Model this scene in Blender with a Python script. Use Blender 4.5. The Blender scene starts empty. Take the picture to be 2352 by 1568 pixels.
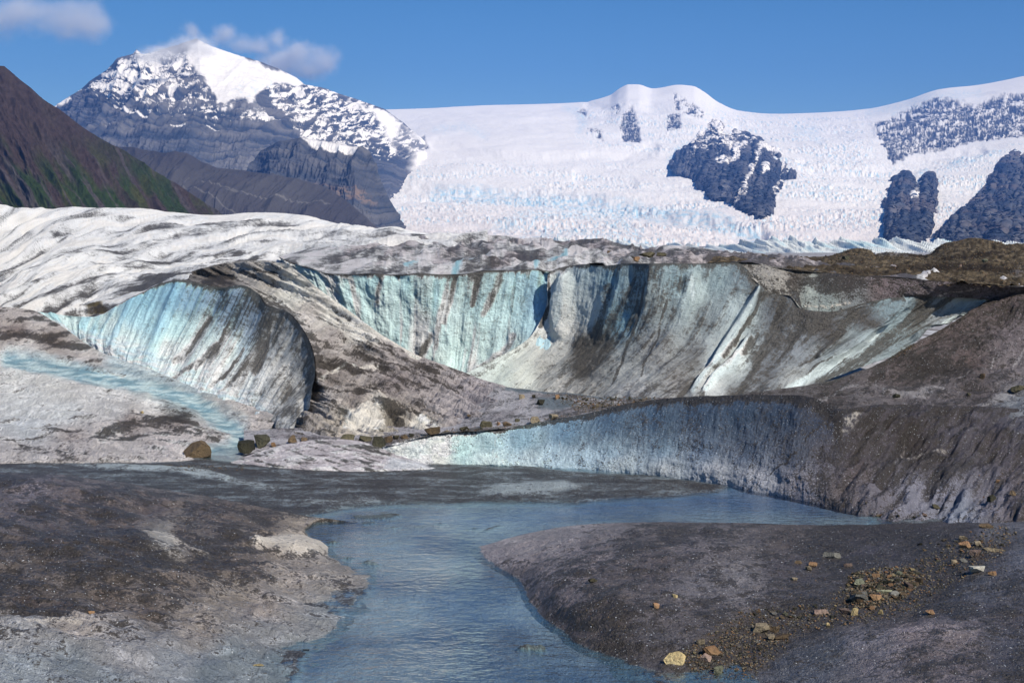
import bpy, math, random
import numpy as np
from mathutils import Vector, Matrix

# ------------------------------------------------------------------ camera, sky, sun, exposure
SC = bpy.context.scene
W, H, FP = 2352.0, 1568.0, 50.0 / 36.0 * 2352.0          # working picture frame and focal length in its units
CAMZ, HORIZON = 5.0, 560.0
PITCH = math.atan((H / 2 - HORIZON) / FP)
cd = bpy.data.cameras.new("camera"); cam = bpy.data.objects.new("camera", cd)
SC.collection.objects.link(cam); SC.camera = cam
cam.location = (0, 0, CAMZ); cam.rotation_euler = (math.pi / 2 - PITCH, 0, 0)
cd.lens = 50; cd.sensor_width = 36; cd.clip_start = 0.1; cd.clip_end = 80000

SUN_EL, SUN_AZ = math.radians(42), math.radians(136)      # azimuth clockwise from the view direction: sun stands to the right
world = bpy.data.worlds.new("World"); SC.world = world; world.use_nodes = True
nt = world.node_tree; nt.nodes.clear()
sky = nt.nodes.new("ShaderNodeTexSky"); sky.sky_type = 'NISHITA'; sky.sun_disc = False
sky.sun_elevation = SUN_EL; sky.sun_rotation = SUN_AZ
sky.altitude = 1500; sky.air_density = 1.0; sky.dust_density = 0.2; sky.ozone_density = 3.0
bg = nt.nodes.new("ShaderNodeBackground"); bg.inputs[1].default_value = 0.10
out = nt.nodes.new("ShaderNodeOutputWorld")
hsv = nt.nodes.new("ShaderNodeHueSaturation"); hsv.inputs["Saturation"].default_value = 1.35; hsv.inputs["Value"].default_value = 0.74
nt.links.new(sky.outputs[0], hsv.inputs["Color"]); nt.links.new(hsv.outputs[0], bg.inputs[0]); nt.links.new(bg.outputs[0], out.inputs[0])

sd = bpy.data.lights.new("sun", 'SUN'); sun = bpy.data.objects.new("sun", sd); SC.collection.objects.link(sun)
sd.energy = 4.9; sd.angle = math.radians(0.5); sd.color = (1.0, 0.925, 0.80)
sdir = Vector((math.sin(SUN_AZ) * math.cos(SUN_EL), math.cos(SUN_AZ) * math.cos(SUN_EL), math.sin(SUN_EL)))
sun.rotation_euler = sdir.to_track_quat('Z', 'Y').to_euler()
SC.view_settings.view_transform = 'Standard'; SC.view_settings.look = 'None'
SC.view_settings.exposure = 0.15; SC.view_settings.gamma = 1.0
SC.cycles.use_denoising = True
SC.cycles.max_bounces = 6; SC.cycles.diffuse_bounces = 2; SC.cycles.glossy_bounces = 2
SC.cycles.transmission_bounces = 2; SC.cycles.volume_bounces = 2; SC.cycles.transparent_max_bounces = 6
SC.cycles.volume_step_rate = 2.0; SC.cycles.volume_max_steps = 128

# ------------------------------------------------------------------ noise
RS = np.random.RandomState(7)
PERM = RS.permutation(256).astype(np.int64); PERM = np.concatenate([PERM, PERM, PERM])
GR = RS.normal(size=(256, 3)); GR /= np.linalg.norm(GR, axis=1)[:, None]
G2 = np.stack([np.cos(np.arange(256) * 2.399963), np.sin(np.arange(256) * 2.399963)], 1)

def n2(x, y, seed=0):
    x = np.asarray(x, float) + seed * 17.31; y = np.asarray(y, float) + seed * 9.77
    xi = np.floor(x).astype(np.int64); yi = np.floor(y).astype(np.int64)
    xf = x - xi; yf = y - yi; xi &= 255; yi &= 255
    u = xf * xf * xf * (xf * (xf * 6 - 15) + 10); v = yf * yf * yf * (yf * (yf * 6 - 15) + 10)
    def g(ix, iy, dx, dy):
        h = G2[PERM[PERM[ix & 255] + (iy & 255)]]
        return h[..., 0] * dx + h[..., 1] * dy
    a = g(xi, yi, xf, yf); b = g(xi + 1, yi, xf - 1, yf)
    c = g(xi, yi + 1, xf, yf - 1); d = g(xi + 1, yi + 1, xf - 1, yf - 1)
    return 1.5 * ((a * (1 - u) + b * u) * (1 - v) + (c * (1 - u) + d * u) * v)

def fbm(x, y, o=5, seed=0, gain=0.5, lac=2.03):
    r = 0; a = 1; t = 0
    for i in range(o):
        r = r + a * n2(x, y, seed + i * 3.1); t += a; a *= gain; x = x * lac; y = y * lac
    return r / t

def ridge(x, y, o=5, seed=0, gain=0.55):
    r = 0; a = 1; t = 0; w = 1
    for i in range(o):
        n = 1 - np.abs(n2(x, y, seed + i * 3.1)) * 1.6
        n = np.clip(n, 0, 1) ** 2
        r = r + a * n * w; w = np.clip(n * 1.5, 0, 1); t += a; a *= gain; x = x * 2.03; y = y * 2.03
    return r / t

def sstep(a, b, x):
    t = np.clip((x - a) / (b - a), 0, 1); return t * t * (3 - 2 * t)

def mix(a, b, m):
    a = np.asarray(a, float); b = np.asarray(b, float)
    if np.ndim(m) and (a.ndim != np.ndim(m) + 1 or True):
        m = m[..., None] if (a.ndim > np.ndim(m) or b.ndim > np.ndim(m) or a.shape[-1:] == (3,) ) else m
    return a * (1 - m) + b * m

def lin(r, g, b):
    c = np.array([r, g, b], float) / 255.0
    return np.where(c <= 0.04045, c / 12.92, ((c + 0.055) / 1.055) ** 2.4)

# ------------------------------------------------------------------ painting helpers: marks of dirt, snow and blue ice, in image pixel coordinates
def seg_dist(X, Y, pts, closed=False, sy=1.0):
    pts = [(p[0], p[1]) for p in pts]
    if closed: pts = pts + [pts[0]]
    best = np.full(X.shape, 1e9); tt = np.zeros(X.shape); n = len(pts) - 1
    for i in range(n):
        ax, ay = pts[i]; bx, by = pts[i + 1]; ay *= sy; by *= sy
        dx, dy = bx - ax, by - ay; L = dx * dx + dy * dy + 1e-9
        t = np.clip(((X - ax) * dx + (Y * sy - ay) * dy) / L, 0, 1)
        d = np.hypot(X - ax - t * dx, Y * sy - ay - t * dy)
        m = d < best; best = np.where(m, d, best); tt = np.where(m, (i + t) / n, tt)
    return best, tt

def inside(X, Y, pts):
    r = np.zeros(X.shape, bool); n = len(pts)
    for i in range(n):
        x1, y1 = pts[i][:2]; x2, y2 = pts[(i + 1) % n][:2]
        if y1 == y2: continue
        c = ((y1 > Y) != (y2 > Y)) & (X < (x2 - x1) * (Y - y1) / (y2 - y1) + x1)
        r ^= c
    return r

def poly(X, Y, pts, soft=6.0):
    """1 inside the outline, 0 outside, blended over `soft` each side"""
    xs = [p[0] for p in pts]; ys = [p[1] for p in pts]
    m = (X > min(xs) - soft) & (X < max(xs) + soft) & (Y > min(ys) - soft) & (Y < max(ys) + soft)
    res = np.zeros(X.shape)
    if not m.any(): return res
    x, y = X[m], Y[m]
    d, _ = seg_dist(x, y, pts, True); s = np.where(inside(x, y, pts), d, -d)
    res[m] = sstep(-soft, soft, s); return res

def stroke(X, Y, pts, w, soft=None, taper=True):
    soft = soft or w
    xs = [p[0] for p in pts]; ys = [p[1] for p in pts]; r = w + soft
    m = (X > min(xs) - r) & (X < max(xs) + r) & (Y > min(ys) - r) & (Y < max(ys) + r)
    res = np.zeros(X.shape)
    if not m.any(): return res
    d, t = seg_dist(X[m], Y[m], pts)
    ww = w * (np.clip(4 * t * (1 - t), 0.15, 1) ** 0.5 if taper else 1)
    res[m] = 1 - sstep(ww * 0.4, ww * 0.4 + soft, d); return res

def boost(v, k, mid=.42):
    return (v - mid) * k + mid

def idw(X, Y, pts, p=3.0, sy=1.3):
    """blend of colours judged by eye from the image and dirt densities: pts of (x, y, (r,g,b), dirt)"""
    num = np.zeros(X.shape + (4,)); den = np.zeros(X.shape)
    for (x, y, c, d) in pts:
        w = 1.0 / (((X - x) ** 2 + ((Y - y) * sy) ** 2 + 300.0) ** (p / 2))
        num += w[..., None] * np.append(lin(*c), d); den += w
    return num / den[..., None]

# ------------------------------------------------------------------ patches of terrain: a net of rows traced in image pixels, unprojected to estimated distances
def unproj(x, y, D):
    a = (x - W / 2) / FP; b = (H / 2 - y) / FP
    cy = math.cos(PITCH) + b * math.sin(PITCH); cz = -math.sin(PITCH) + b * math.cos(PITCH)
    t = D / cy
    return np.stack([a * t, D + 0 * t, CAMZ + cz * t], -1)

def proj(P):
    x, y, z = P[..., 0], P[..., 1], P[..., 2] - CAMZ
    f = y * math.cos(PITCH) - z * math.sin(PITCH); u = y * math.sin(PITCH) + z * math.cos(PITCH)
    return W / 2 + x / f * FP, H / 2 - u / f * FP

def Z(x, y, z):
    """row point given by its height above the water"""
    b = (H / 2 - y) / FP
    cy = math.cos(PITCH) + b * math.sin(PITCH); cz = -math.sin(PITCH) + b * math.cos(PITCH)
    return (x, y, (z - CAMZ) * cy / cz)

def pchip(t, Yv, tq):
    """monotone cubic through Yv (k, ...) at knots t, read at tq"""
    t = np.asarray(t, float); Yv = np.asarray(Yv, float); k = len(t)
    h = np.diff(t); hs = h.reshape((-1,) + (1,) * (Yv.ndim - 1)); d = np.diff(Yv, axis=0) / hs
    m = np.zeros_like(Yv)
    if k == 2: m[:] = d[0]
    else:
        a, b = d[:-1], d[1:]; w1 = 2 * hs[1:] + hs[:-1]; w2 = hs[1:] + 2 * hs[:-1]
        ok = (a * b) > 0
        with np.errstate(divide='ignore', invalid='ignore'):
            mm = (w1 + w2) / (w1 / np.where(ok, a, 1) + w2 / np.where(ok, b, 1))
        m[1:-1] = np.where(ok, mm, 0); m[0] = d[0]; m[-1] = d[-1]
    i = np.clip(np.searchsorted(t, tq, side='right') - 1, 0, k - 2)
    sh = (-1,) + (1,) * (Yv.ndim - 1)
    hq = h[i].reshape(sh); s = ((tq - t[i]).reshape(sh)) / hq
    return ((2 * s**3 - 3 * s**2 + 1) * Yv[i] + (s**3 - 2 * s**2 + s) * hq * m[i]
            + (-2 * s**3 + 3 * s**2) * Yv[i + 1] + (s**3 - s**2) * hq * m[i + 1])

class Ctx: pass
PATCH = {}

def patch(name, rows, paint, mat, step=1.7, lin_rows=(), label=None, smooth=True, jit=0):
    R = [np.array(r, float) for r in rows]
    for r in R: r[:, 2] = 1.0 / r[:, 2]
    def arc(r):
        d = np.hypot(np.diff(r[:, 0]), np.diff(r[:, 1])) + 1e-6
        t = np.concatenate([[0], np.cumsum(d)]); return t / t[-1], t[-1]
    arcs = [arc(r) for r in R]
    nm = int(max(a[1] for a in arcs) / step) + 2
    same = len(set(len(r) for r in R)) == 1
    tks = [np.mean([a[0] for a in arcs], 0)] * len(R) if same else [a[0] for a in arcs]
    # surfaces that run out of the frame go on well beyond it, spaced more coarsely there
    lo = all(r[0, 0] <= -100 for r in R); hi_ = all(r[-1, 0] >= 2440 for r in R); tq = np.linspace(0, 1, nm)
    if lo:
        R = [np.vstack([[r[0, 0] - 1100, r[0, 1], r[0, 2]], r]) for r in R]; tks = [np.concatenate([[-.4], t]) for t in tks]; tq = np.concatenate([np.linspace(-.4, 0, 60)[:-1], tq])
    if hi_:
        R = [np.vstack([r, [r[-1, 0] + 1100, r[-1, 1], r[-1, 2]]]) for r in R]; tks = [np.concatenate([t, [1.4]]) for t in tks]; tq = np.concatenate([tq, np.linspace(1, 1.4, 60)[1:]])
    nu = len(tq)
    RR = []
    for k, r in enumerate(R):
        if k in lin_rows: RR.append(np.stack([np.interp(tq, tks[k], r[:, j]) for j in range(3)], 1))
        else: RR.append(pchip(tks[k], r, tq))
    RR = np.array(RR)
    dv = [np.mean(np.hypot(*(RR[k + 1, :, :2] - RR[k, :, :2]).T)) + 1 for k in range(len(R) - 1)]
    vk = np.concatenate([[0], np.cumsum(dv)]); nv = int(vk[-1] / step) + 2; vk /= vk[-1]
    G = pchip(vk, RR, np.linspace(0, 1, nv))
    if jit:
        jx, jy = G[..., 0].copy(), G[..., 1].copy()
        G[..., 0] += jit * 2 * fbm(jx / 22, jy / 22, 5, 301, .62); G[..., 1] += jit * 2 * fbm(jx / 22, jy / 22, 5, 302, .62)
    c = Ctx(); c.X, c.Y, c.D = G[..., 0], G[..., 1], 1.0 / G[..., 2]
    c.P = unproj(c.X, c.Y, c.D); c.nu, c.nv = nu, nv
    c.U, c.V = np.meshgrid(np.clip(tq, 0, 1), np.linspace(0, 1, nv))
    du = np.linalg.norm(np.diff(c.P, axis=1), axis=2).mean(0); dvv = np.linalg.norm(np.diff(c.P, axis=0), axis=2).mean(1)
    S = np.concatenate([[0], np.cumsum(du)]); T = np.concatenate([[0], np.cumsum(dvv)])
    c.S, c.T = np.meshgrid(S, T)
    gu = np.gradient(c.P, axis=1); gv = np.gradient(c.P, axis=0); N = np.cross(gv, gu)
    N /= np.linalg.norm(N, axis=2)[..., None] + 1e-12
    s = np.sign((N * (np.array([0, 0, CAMZ]) - c.P)).sum(2)); s = 1.0 if s.sum() > 0 else -1.0
    c.N = N * s
    c.d = 0.0; c.dz = 0.0; c.col = None
    paint(c)
    P = c.P + c.N * (c.d if np.ndim(c.d) == 0 else c.d[..., None])
    P[..., 2] += c.dz
    me = bpy.data.meshes.new(name)
    nvt = nu * nv; me.vertices.add(nvt); me.vertices.foreach_set("co", P.reshape(-1).astype(np.float32))
    idx = np.arange(nvt).reshape(nv, nu)
    q = np.stack([idx[:-1, :-1], idx[1:, :-1], idx[1:, 1:], idx[:-1, 1:]], -1).reshape(-1, 4)
    if s < 0: q = q[:, ::-1]
    nf = len(q); me.loops.add(nf * 4); me.loops.foreach_set("vertex_index", q.reshape(-1).astype(np.int32))
    me.polygons.add(nf); me.polygons.foreach_set("loop_start", np.arange(0, nf * 4, 4, dtype=np.int32))
    me.update(); me.validate()
    me.polygons.foreach_set("use_smooth", np.full(len(me.polygons), smooth))
    if c.col[..., 3].max() > 0:           # grit hides part of the surface: the ice between it is lighter than the average
        c.col[..., :3] *= (1 + 1.7 * np.clip(c.col[..., 3:4], 0, .8)); c.col[..., :3] = np.minimum(c.col[..., :3] * (np.array([1.0, 1.0, 1.0]) if 'wall' in mat.name else np.array([1.03, 1.0, .95])), .88)
    c.col[..., :3] *= getattr(c, 'tone', 1.0)
    col = np.clip(c.col, -1, 1).reshape(-1, 4).astype(np.float32)
    ca = me.color_attributes.new("Col", 'FLOAT_COLOR', 'POINT'); ca.data.foreach_set("color", col.reshape(-1))
    fl = me.attributes.new("flow", 'FLOAT_VECTOR', 'POINT')
    F = np.stack([c.S, c.T, 0 * c.S], -1) if not hasattr(c, 'F') else c.F
    fl.data.foreach_set("vector", F.reshape(-1).astype(np.float32))
    me.materials.append(mat)
    o = bpy.data.objects.new(name, me); SC.collection.objects.link(o); o["kind"] = "structure"
    if label: o["label"] = label
    px, py = proj(P); key = label or name
    PATCH[key] = (P, px, py)
    return o

def ground_at(key, x, y):
    P, px, py = PATCH[key]
    i = np.argmin((px - x) ** 2 + (py - y) ** 2); return P.reshape(-1, 3)[i]

# ------------------------------------------------------------------ materials
class NT:
    def __init__(s, name):
        s.m = bpy.data.materials.new(name); s.m.use_nodes = True; s.t = s.m.node_tree; s.t.nodes.clear()
        s.out = s.t.nodes.new("ShaderNodeOutputMaterial")
    def n(s, typ, **kw):
        nd = s.t.nodes.new(typ)
        for k, v in kw.items():
            if k.startswith("i_"):
                k = k[2:]; nd.inputs[int(k) if k.isdigit() else k.replace("_", " ")].default_value = v
            else: setattr(nd, k, v)
        return nd
    def l(s, a, b): s.t.links.new(a, b)
    def attr(s, name): return s.n("ShaderNodeAttribute", attribute_name=name)
    def math(s, op, a, b=None, clamp=False):
        nd = s.n("ShaderNodeMath", operation=op, use_clamp=clamp)
        for i, v in enumerate((a, b)):
            if v is None: continue
            if isinstance(v, (int, float)): nd.inputs[i].default_value = v
            else: s.l(v, nd.inputs[i])
        return nd.outputs[0]
    def noise(s, vec, scale, detail=5, rough=0.6, mapscale=None, dist=0.0):
        if mapscale:
            mp = s.n("ShaderNodeMapping"); mp.inputs[3].default_value = mapscale; s.l(vec, mp.inputs[0]); vec = mp.outputs[0]
        nd = s.n("ShaderNodeTexNoise"); nd.inputs["Scale"].default_value = scale; nd.inputs["Detail"].default_value = detail
        nd.inputs["Roughness"].default_value = rough; nd.inputs["Distortion"].default_value = dist; s.l(vec, nd.inputs["Vector"]); return nd.outputs[0]
    def ramp(s, v, a, b, ca=(0, 0, 0, 1), cb=(1, 1, 1, 1)):
        nd = s.n("ShaderNodeMapRange", interpolation_type='SMOOTHSTEP'); nd.inputs[1].default_value = a; nd.inputs[2].default_value = b
        s.l(v, nd.inputs[0]); return nd.outputs[0]
    def mixc(s, f, a, b, blend='MIX'):
        nd = s.n("ShaderNodeMix", data_type='RGBA', blend_type=blend)
        for i, v in ((0, f), (6, a), (7, b)):
            if isinstance(v, (int, float)): nd.inputs[i].default_value = v
            elif isinstance(v, (tuple, list)): nd.inputs[i].default_value = (*v[:3], 1)
            else: s.l(v, nd.inputs[i])
        return nd.outputs[2]
    def principled(s, col, rough=0.6, spec=0.3, normal=None):
        p = s.n("ShaderNodeBsdfPrincipled")
        if isinstance(col, (tuple, list)): p.inputs["Base Color"].default_value = (*col, 1)
        else: s.l(col, p.inputs["Base Color"])
        if isinstance(rough, (int, float)): p.inputs["Roughness"].default_value = rough
        else: s.l(rough, p.inputs["Roughness"])
        p.inputs["Specular IOR Level"].default_value = spec
        if normal is not None: s.l(normal, p.inputs["Normal"])
        s.l(p.outputs[0], s.out.inputs[0]); return p
    def bump(s, h, strength, dist):
        b = s.n("ShaderNodeBump"); b.inputs["Strength"].default_value = strength; b.inputs["Distance"].default_value = dist
        s.l(h, b.inputs["Height"]); return b.outputs[0]

def ice_mat(name, flow=(9, 1.6, 1), fine=30.0, dirt=((.010, .008, .007), (.055, .046, .040)), spread=0.75, rough=0.5, spec=0.35, bump=0.05, grain=0.35, var=0.3, edge=(.24, .76), sparkle=False):
    k = NT(name); at = k.attr("Col"); fl = k.attr("flow").outputs["Vector"]; co = k.n("ShaderNodeTexCoord").outputs["Object"]
    nf = k.noise(fl, 1.0, 6, 0.65, flow); nb = k.noise(co, fine * 0.27, 5, 0.75, (1, 1, 1.6)); nc = k.noise(co, fine * 0.07, 4, 0.6, (1, 1, 1.6)); ng = k.noise(co, fine * .9, 3, 0.8)
    s1 = k.math('MULTIPLY', k.math('SUBTRACT', nf, 0.5), spread * 2.2)
    s2 = k.math('ADD', k.math('MULTIPLY', k.math('SUBTRACT', nb, 0.5), spread * 3.0), k.math('MULTIPLY', k.math('SUBTRACT', nc, 0.5), spread * 2.0))
    s3 = k.math('MULTIPLY', k.math('SUBTRACT', ng, 0.5), grain * 5.0)
    a = k.math('ADD', k.math('ADD', at.outputs["Alpha"], s1), k.math('ADD', s2, s3))
    m = k.ramp(a, *edge)
    dcol = k.mixc(k.ramp(ng, 0.35, 0.65), dirt[0], dirt[1])
    v1 = k.ramp(k.math('ADD', k.math('MULTIPLY', nf, 0.5), k.math('MULTIPLY', nb, 0.5)), 0.36, 0.64)
    hs = k.n("ShaderNodeHueSaturation"); k.l(at.outputs["Color"], hs.inputs["Color"])
    vv = k.math('ADD', k.math('MULTIPLY', v1, var), 1 - var * 0.6); k.l(vv, hs.inputs["Value"])
    base = k.mixc(k.math('MULTIPLY', m, 0.93), hs.outputs[0], dcol)
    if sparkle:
        base = k.mixc(k.ramp(k.noise(co, 38.0, 1, 0.5), .70, .76), base, (.62, .66, .72))  # glints painted into the base colour as small pale specks
    h = k.math('ADD', k.math('ADD', k.math('MULTIPLY', nf, 1.0), k.math('MULTIPLY', nb, 1.6)), k.math('MULTIPLY', ng, 0.8))
    k.principled(base, rough, spec, k.bump(h, 1.0, bump))
    return k.m

def far_mat(name, scale, rough=0.8, var=0.3, bump=0.0, spec=0.1):
    k = NT(name); at = k.attr("Col"); co = k.n("ShaderNodeTexCoord").outputs["Object"]
    n1 = k.noise(co, scale, 6, 0.7)
    hs = k.n("ShaderNodeHueSaturation"); k.l(at.outputs["Color"], hs.inputs["Color"])
    k.l(k.math('ADD', k.math('MULTIPLY', n1, var * 2), 1 - var), hs.inputs["Value"])
    k.principled(hs.outputs[0], rough, spec, k.bump(n1, 0.8, bump) if bump else None)
    return k.m
# ================================================================== THE SETTING, FAR TO NEAR
M_ROCK = far_mat("mountain_rock", 0.012, 0.85, 0.28, 14.0)
M_SNOW = far_mat("icefall_snow", 0.05, 0.6, 0.10, 7.0, 0.2)
M_SLOPE = far_mat("mountain_slope", 0.05, 0.9, 0.35, 4.0)
SNOW = np.array([0.95, 0.895, 0.83]); ROCK = np.array([0.045, 0.058, 0.085]); ROCKL = np.array([0.17, 0.165, 0.17]); BLUEICE = np.array([0.42, 0.66, 0.78])  # ROCK leans blue: distance haze painted into the dark stone
def rgba(c, a=0.0):
    return np.concatenate([c, np.full(c.shape[:-1] + (1,), a)], -1)

# ---- ground below everything, out to the horizon
def ground_sheet():
    me = bpy.data.meshes.new("ground"); xs = [-9000, -600, -60, 60, 600, 9000]; ys = [-300, 0, 60, 400, 4000, 16500]
    vs = [(x, y, -2.5) for y in ys for x in xs]
    fs = [(j * 6 + i, j * 6 + i + 1, j * 6 + i + 7, j * 6 + i + 6) for j in range(5) for i in range(5)]
    me.from_pydata(vs, [], fs); k = NT("ground_ice"); co = k.n("ShaderNodeTexCoord").outputs["Object"]
    k.principled(k.mixc(k.ramp(k.noise(co, 0.4, 8, 0.7), 0.4, 0.6), (.5, .5, .52), (.12, .1, .09)), 0.7)
    me.materials.append(k.m); o = bpy.data.objects.new("ground", me); SC.collection.objects.link(o); o["kind"] = "structure"
ground_sheet()

# ---- icefield, domes and icefall
def p_icefall(c):
    X, Y, S, T, P = c.X, c.Y, c.S, c.T, c.P
    x, y = P[..., 0], P[..., 1]
    wx = X + 10 * fbm(X / 40, Y / 25, 4, 1) ; wy = Y + 8 * fbm(X / 35, Y / 25, 4, 2)
    rough = np.clip(sstep(330, 440, Y + 40 * fbm(X / 200, Y / 80, 3, 3)) + 0.8 * poly(wx, wy, [(1330, 235), (1700, 260), (1980, 255), (2020, 400), (2352, 330), (2352, 600), (1500, 560), (1500, 380), (1340, 330)], 40), 0, 1)
    ser = ridge(x / 90, y / 60 , 5, 4) * .5 + ridge((x + .4 * y) / 38, (y - .3 * x) / 90, 5, 410) ; ser2 = fbm(x / 28, y / 45, 4, 5)
    vary = .12 + 1.1 * sstep(-.25, .3, fbm((x + y * .5) / 700, y / 500, 4, 411))
    big = fbm(x / 900, y / 700, 4, 6)
    c.dz = 35 * big + rough * vary * (11 * ser + 5 * ser2) + rough * 10 * ridge((x + .5 * y) / 420, (y - .2 * x) / 60, 4, 413) + (1 - rough) * 8 * fbm(x / 260, y / 900, 4, 7)
    edge = sstep(0.0, 0.05, c.V); c.dz = c.dz * (0.15 + 0.85 * edge)
    # terraces that cross the fall
    for pts, w, amp in (([(900, 440), (1150, 455), (1350, 470), (1600, 520), (1750, 545)], 14, 60), ([(1000, 330), (1150, 370), (1300, 375), (1500, 340)], 12, 30),
                        ([(1500, 345), (1400, 380), (1330, 400), (1450, 420)], 12, 30), ([(1850, 380), (2000, 400), (2100, 380), (2250, 350)], 12, 40),
                        ([(1350, 240), (1400, 260), (1480, 250), (1600, 262), (1650, 290)], 10, 30), ([(1700, 300), (1850, 320), (2000, 300)], 14, 35)):
        c.dz = c.dz - 0.4 * amp * stroke(wx, wy, pts, w, w * 1.6)
    blue = rough * vary * (sstep(0.18, 0.5, fbm(X / 7, Y / 5, 4, 8, .7) * 2.0) * 0.7)
    bands = np.zeros(X.shape)
    for pts, w, s in (([(1000, 440), (1080, 440), (1180, 455), (1350, 465), (1500, 485), (1650, 510), (1740, 540)], 12, 1.0), ([(1150, 525), (1300, 480), (1400, 500), (1460, 540)], 16, .6),
                      ([(1000, 300), (1060, 290), (1120, 310)], 8, .4), ([(1540, 380), (1560, 350), (1600, 340)], 12, .9), ([(1880, 330), (1870, 300), (1830, 300)], 10, .5),
                      ([(1720, 320), (1745, 360), (1780, 360)], 12, .9), ([(2120, 395), (2140, 430), (2130, 460)], 10, 1.0), ([(1580, 590), (1300, 540), (1200, 560)], 10, .5),
                      ([(2000, 255), (2060, 250), (2140, 225), (2250, 215)], 12, .5), ([(1300, 245), (1340, 270), (1330, 300)], 9, .6), ([(930, 300), (960, 330)], 8, .5), ([(2180, 380), (2300, 350)], 9, .5)):
        bands = np.maximum(bands, s * stroke(wx, wy, pts, w, w * 1.5))
    blue = np.clip(blue + bands * (0.15 + 0.6 * sstep(-0.1, 0.4, n2(x / 25, y / 70, 10))), 0, 0.95)
    col = mix(SNOW, np.array([0.88, 0.80, 0.75]), sstep(430, 540, Y) * 0.9)
    col = mix(col, BLUEICE, blue)
    # rock showing through the snow
    rk = np.zeros(X.shape)
    jx = X + 9 * fbm(X / 14, Y / 9, 4, 11); jy = Y + 8 * fbm(X / 12, Y / 10, 4, 12)
    strata = 1.5 * fbm(jx / 40, (jy + 0.10 * X) / 6.0, 6, 13, .68) + 1.2 * fbm((jx + jy * .3) / 11, jy / 24, 5, 14, .65)
    for pl, th in (([(1440, 250), (1452, 245), (1470, 300), (1470, 328), (1430, 322), (1422, 290)], -.2), ([(1405, 245), (1420, 240), (1428, 258), (1408, 262)], 0.1), ([(1348, 295), (1380, 302), (1385, 322), (1370, 318)], .1),
                   ([(1325, 258), (1340, 250), (1346, 266)], -.2), ([(1535, 265), (1560, 262), (1565, 300), (1530, 305)], -.1), ([(1545, 215), (1590, 235), (1622, 262), (1610, 275), (1550, 250)], .25),
                   ([(905, 330), (925, 285), (955, 320), (960, 348), (920, 362)], -.2), ([(955, 325), (975, 315), (985, 340), (970, 348)], -.1),
                   ([(2010, 285), (2035, 275), (2060, 265), (2090, 250), (2150, 225), (2240, 240), (2300, 220), (2360, 215), (2400, 310), (2240, 320), (2150, 345), (2100, 350), (2050, 370), (2020, 330)], 0.0)):
        rk = np.maximum(rk, poly(jx, jy, pl, 4) * sstep(th - 0.12, th + 0.12, strata + 0.25))
    col = mix(col, mix(ROCK, ROCKL, sstep(-.3, .5, fbm(X / 10, Y / 4, 4, 15)))*0.9, np.clip(rk, 0, 1) * (1 - .75 * sstep(.05, .25, fbm(jx / 30, (jy + .1 * X) / 3.5, 5, 403, .7))))
    c.d = rk * 14 * (ridge(X / 9, Y / 30, 5, 412, .6) - .4)
    c.dz = c.dz - 8 * rk
    c.col = rgba(col)
xs_sky = [(860, 252), (960, 250), (1100, 243), (1330, 235), (1400, 219), (1425, 202), (1445, 194), (1465, 194), (1500, 203), (1560, 195), (1592, 198), (1615, 210), (1650, 235), (1700, 255), (1780, 262), (1900, 258), (1990, 250), (2080, 230), (2160, 205), (2250, 195), (2352, 175), (2480, 150)]
icefall = patch("icefall", [
    [(x, y, 14000) for x, y in xs_sky],
    [(860, 330, 11000), (1200, 320, 10500), (1500, 325, 10500), (1800, 330, 10500), (2100, 340, 10200), (2480, 300, 10500)],
    [(860, 430, 8000), (1200, 420, 8000), (1500, 420, 8000), (1800, 420, 7800), (2100, 430, 7800), (2480, 410, 8000)],
    [(860, 520, 5800), (1200, 520, 5600), (1500, 520, 5500), (1800, 520, 5500), (2100, 520, 5500), (2480, 510, 5500)],
    [(860, 610, 3600), (1200, 610, 3600), (1500, 615, 3600), (1800, 615, 3600), (2100, 615, 3600), (2480, 615, 3600)]],
    p_icefall, M_SNOW, 1.4, label="white icefall spilling from the domed snowfield between the mountains")

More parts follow.
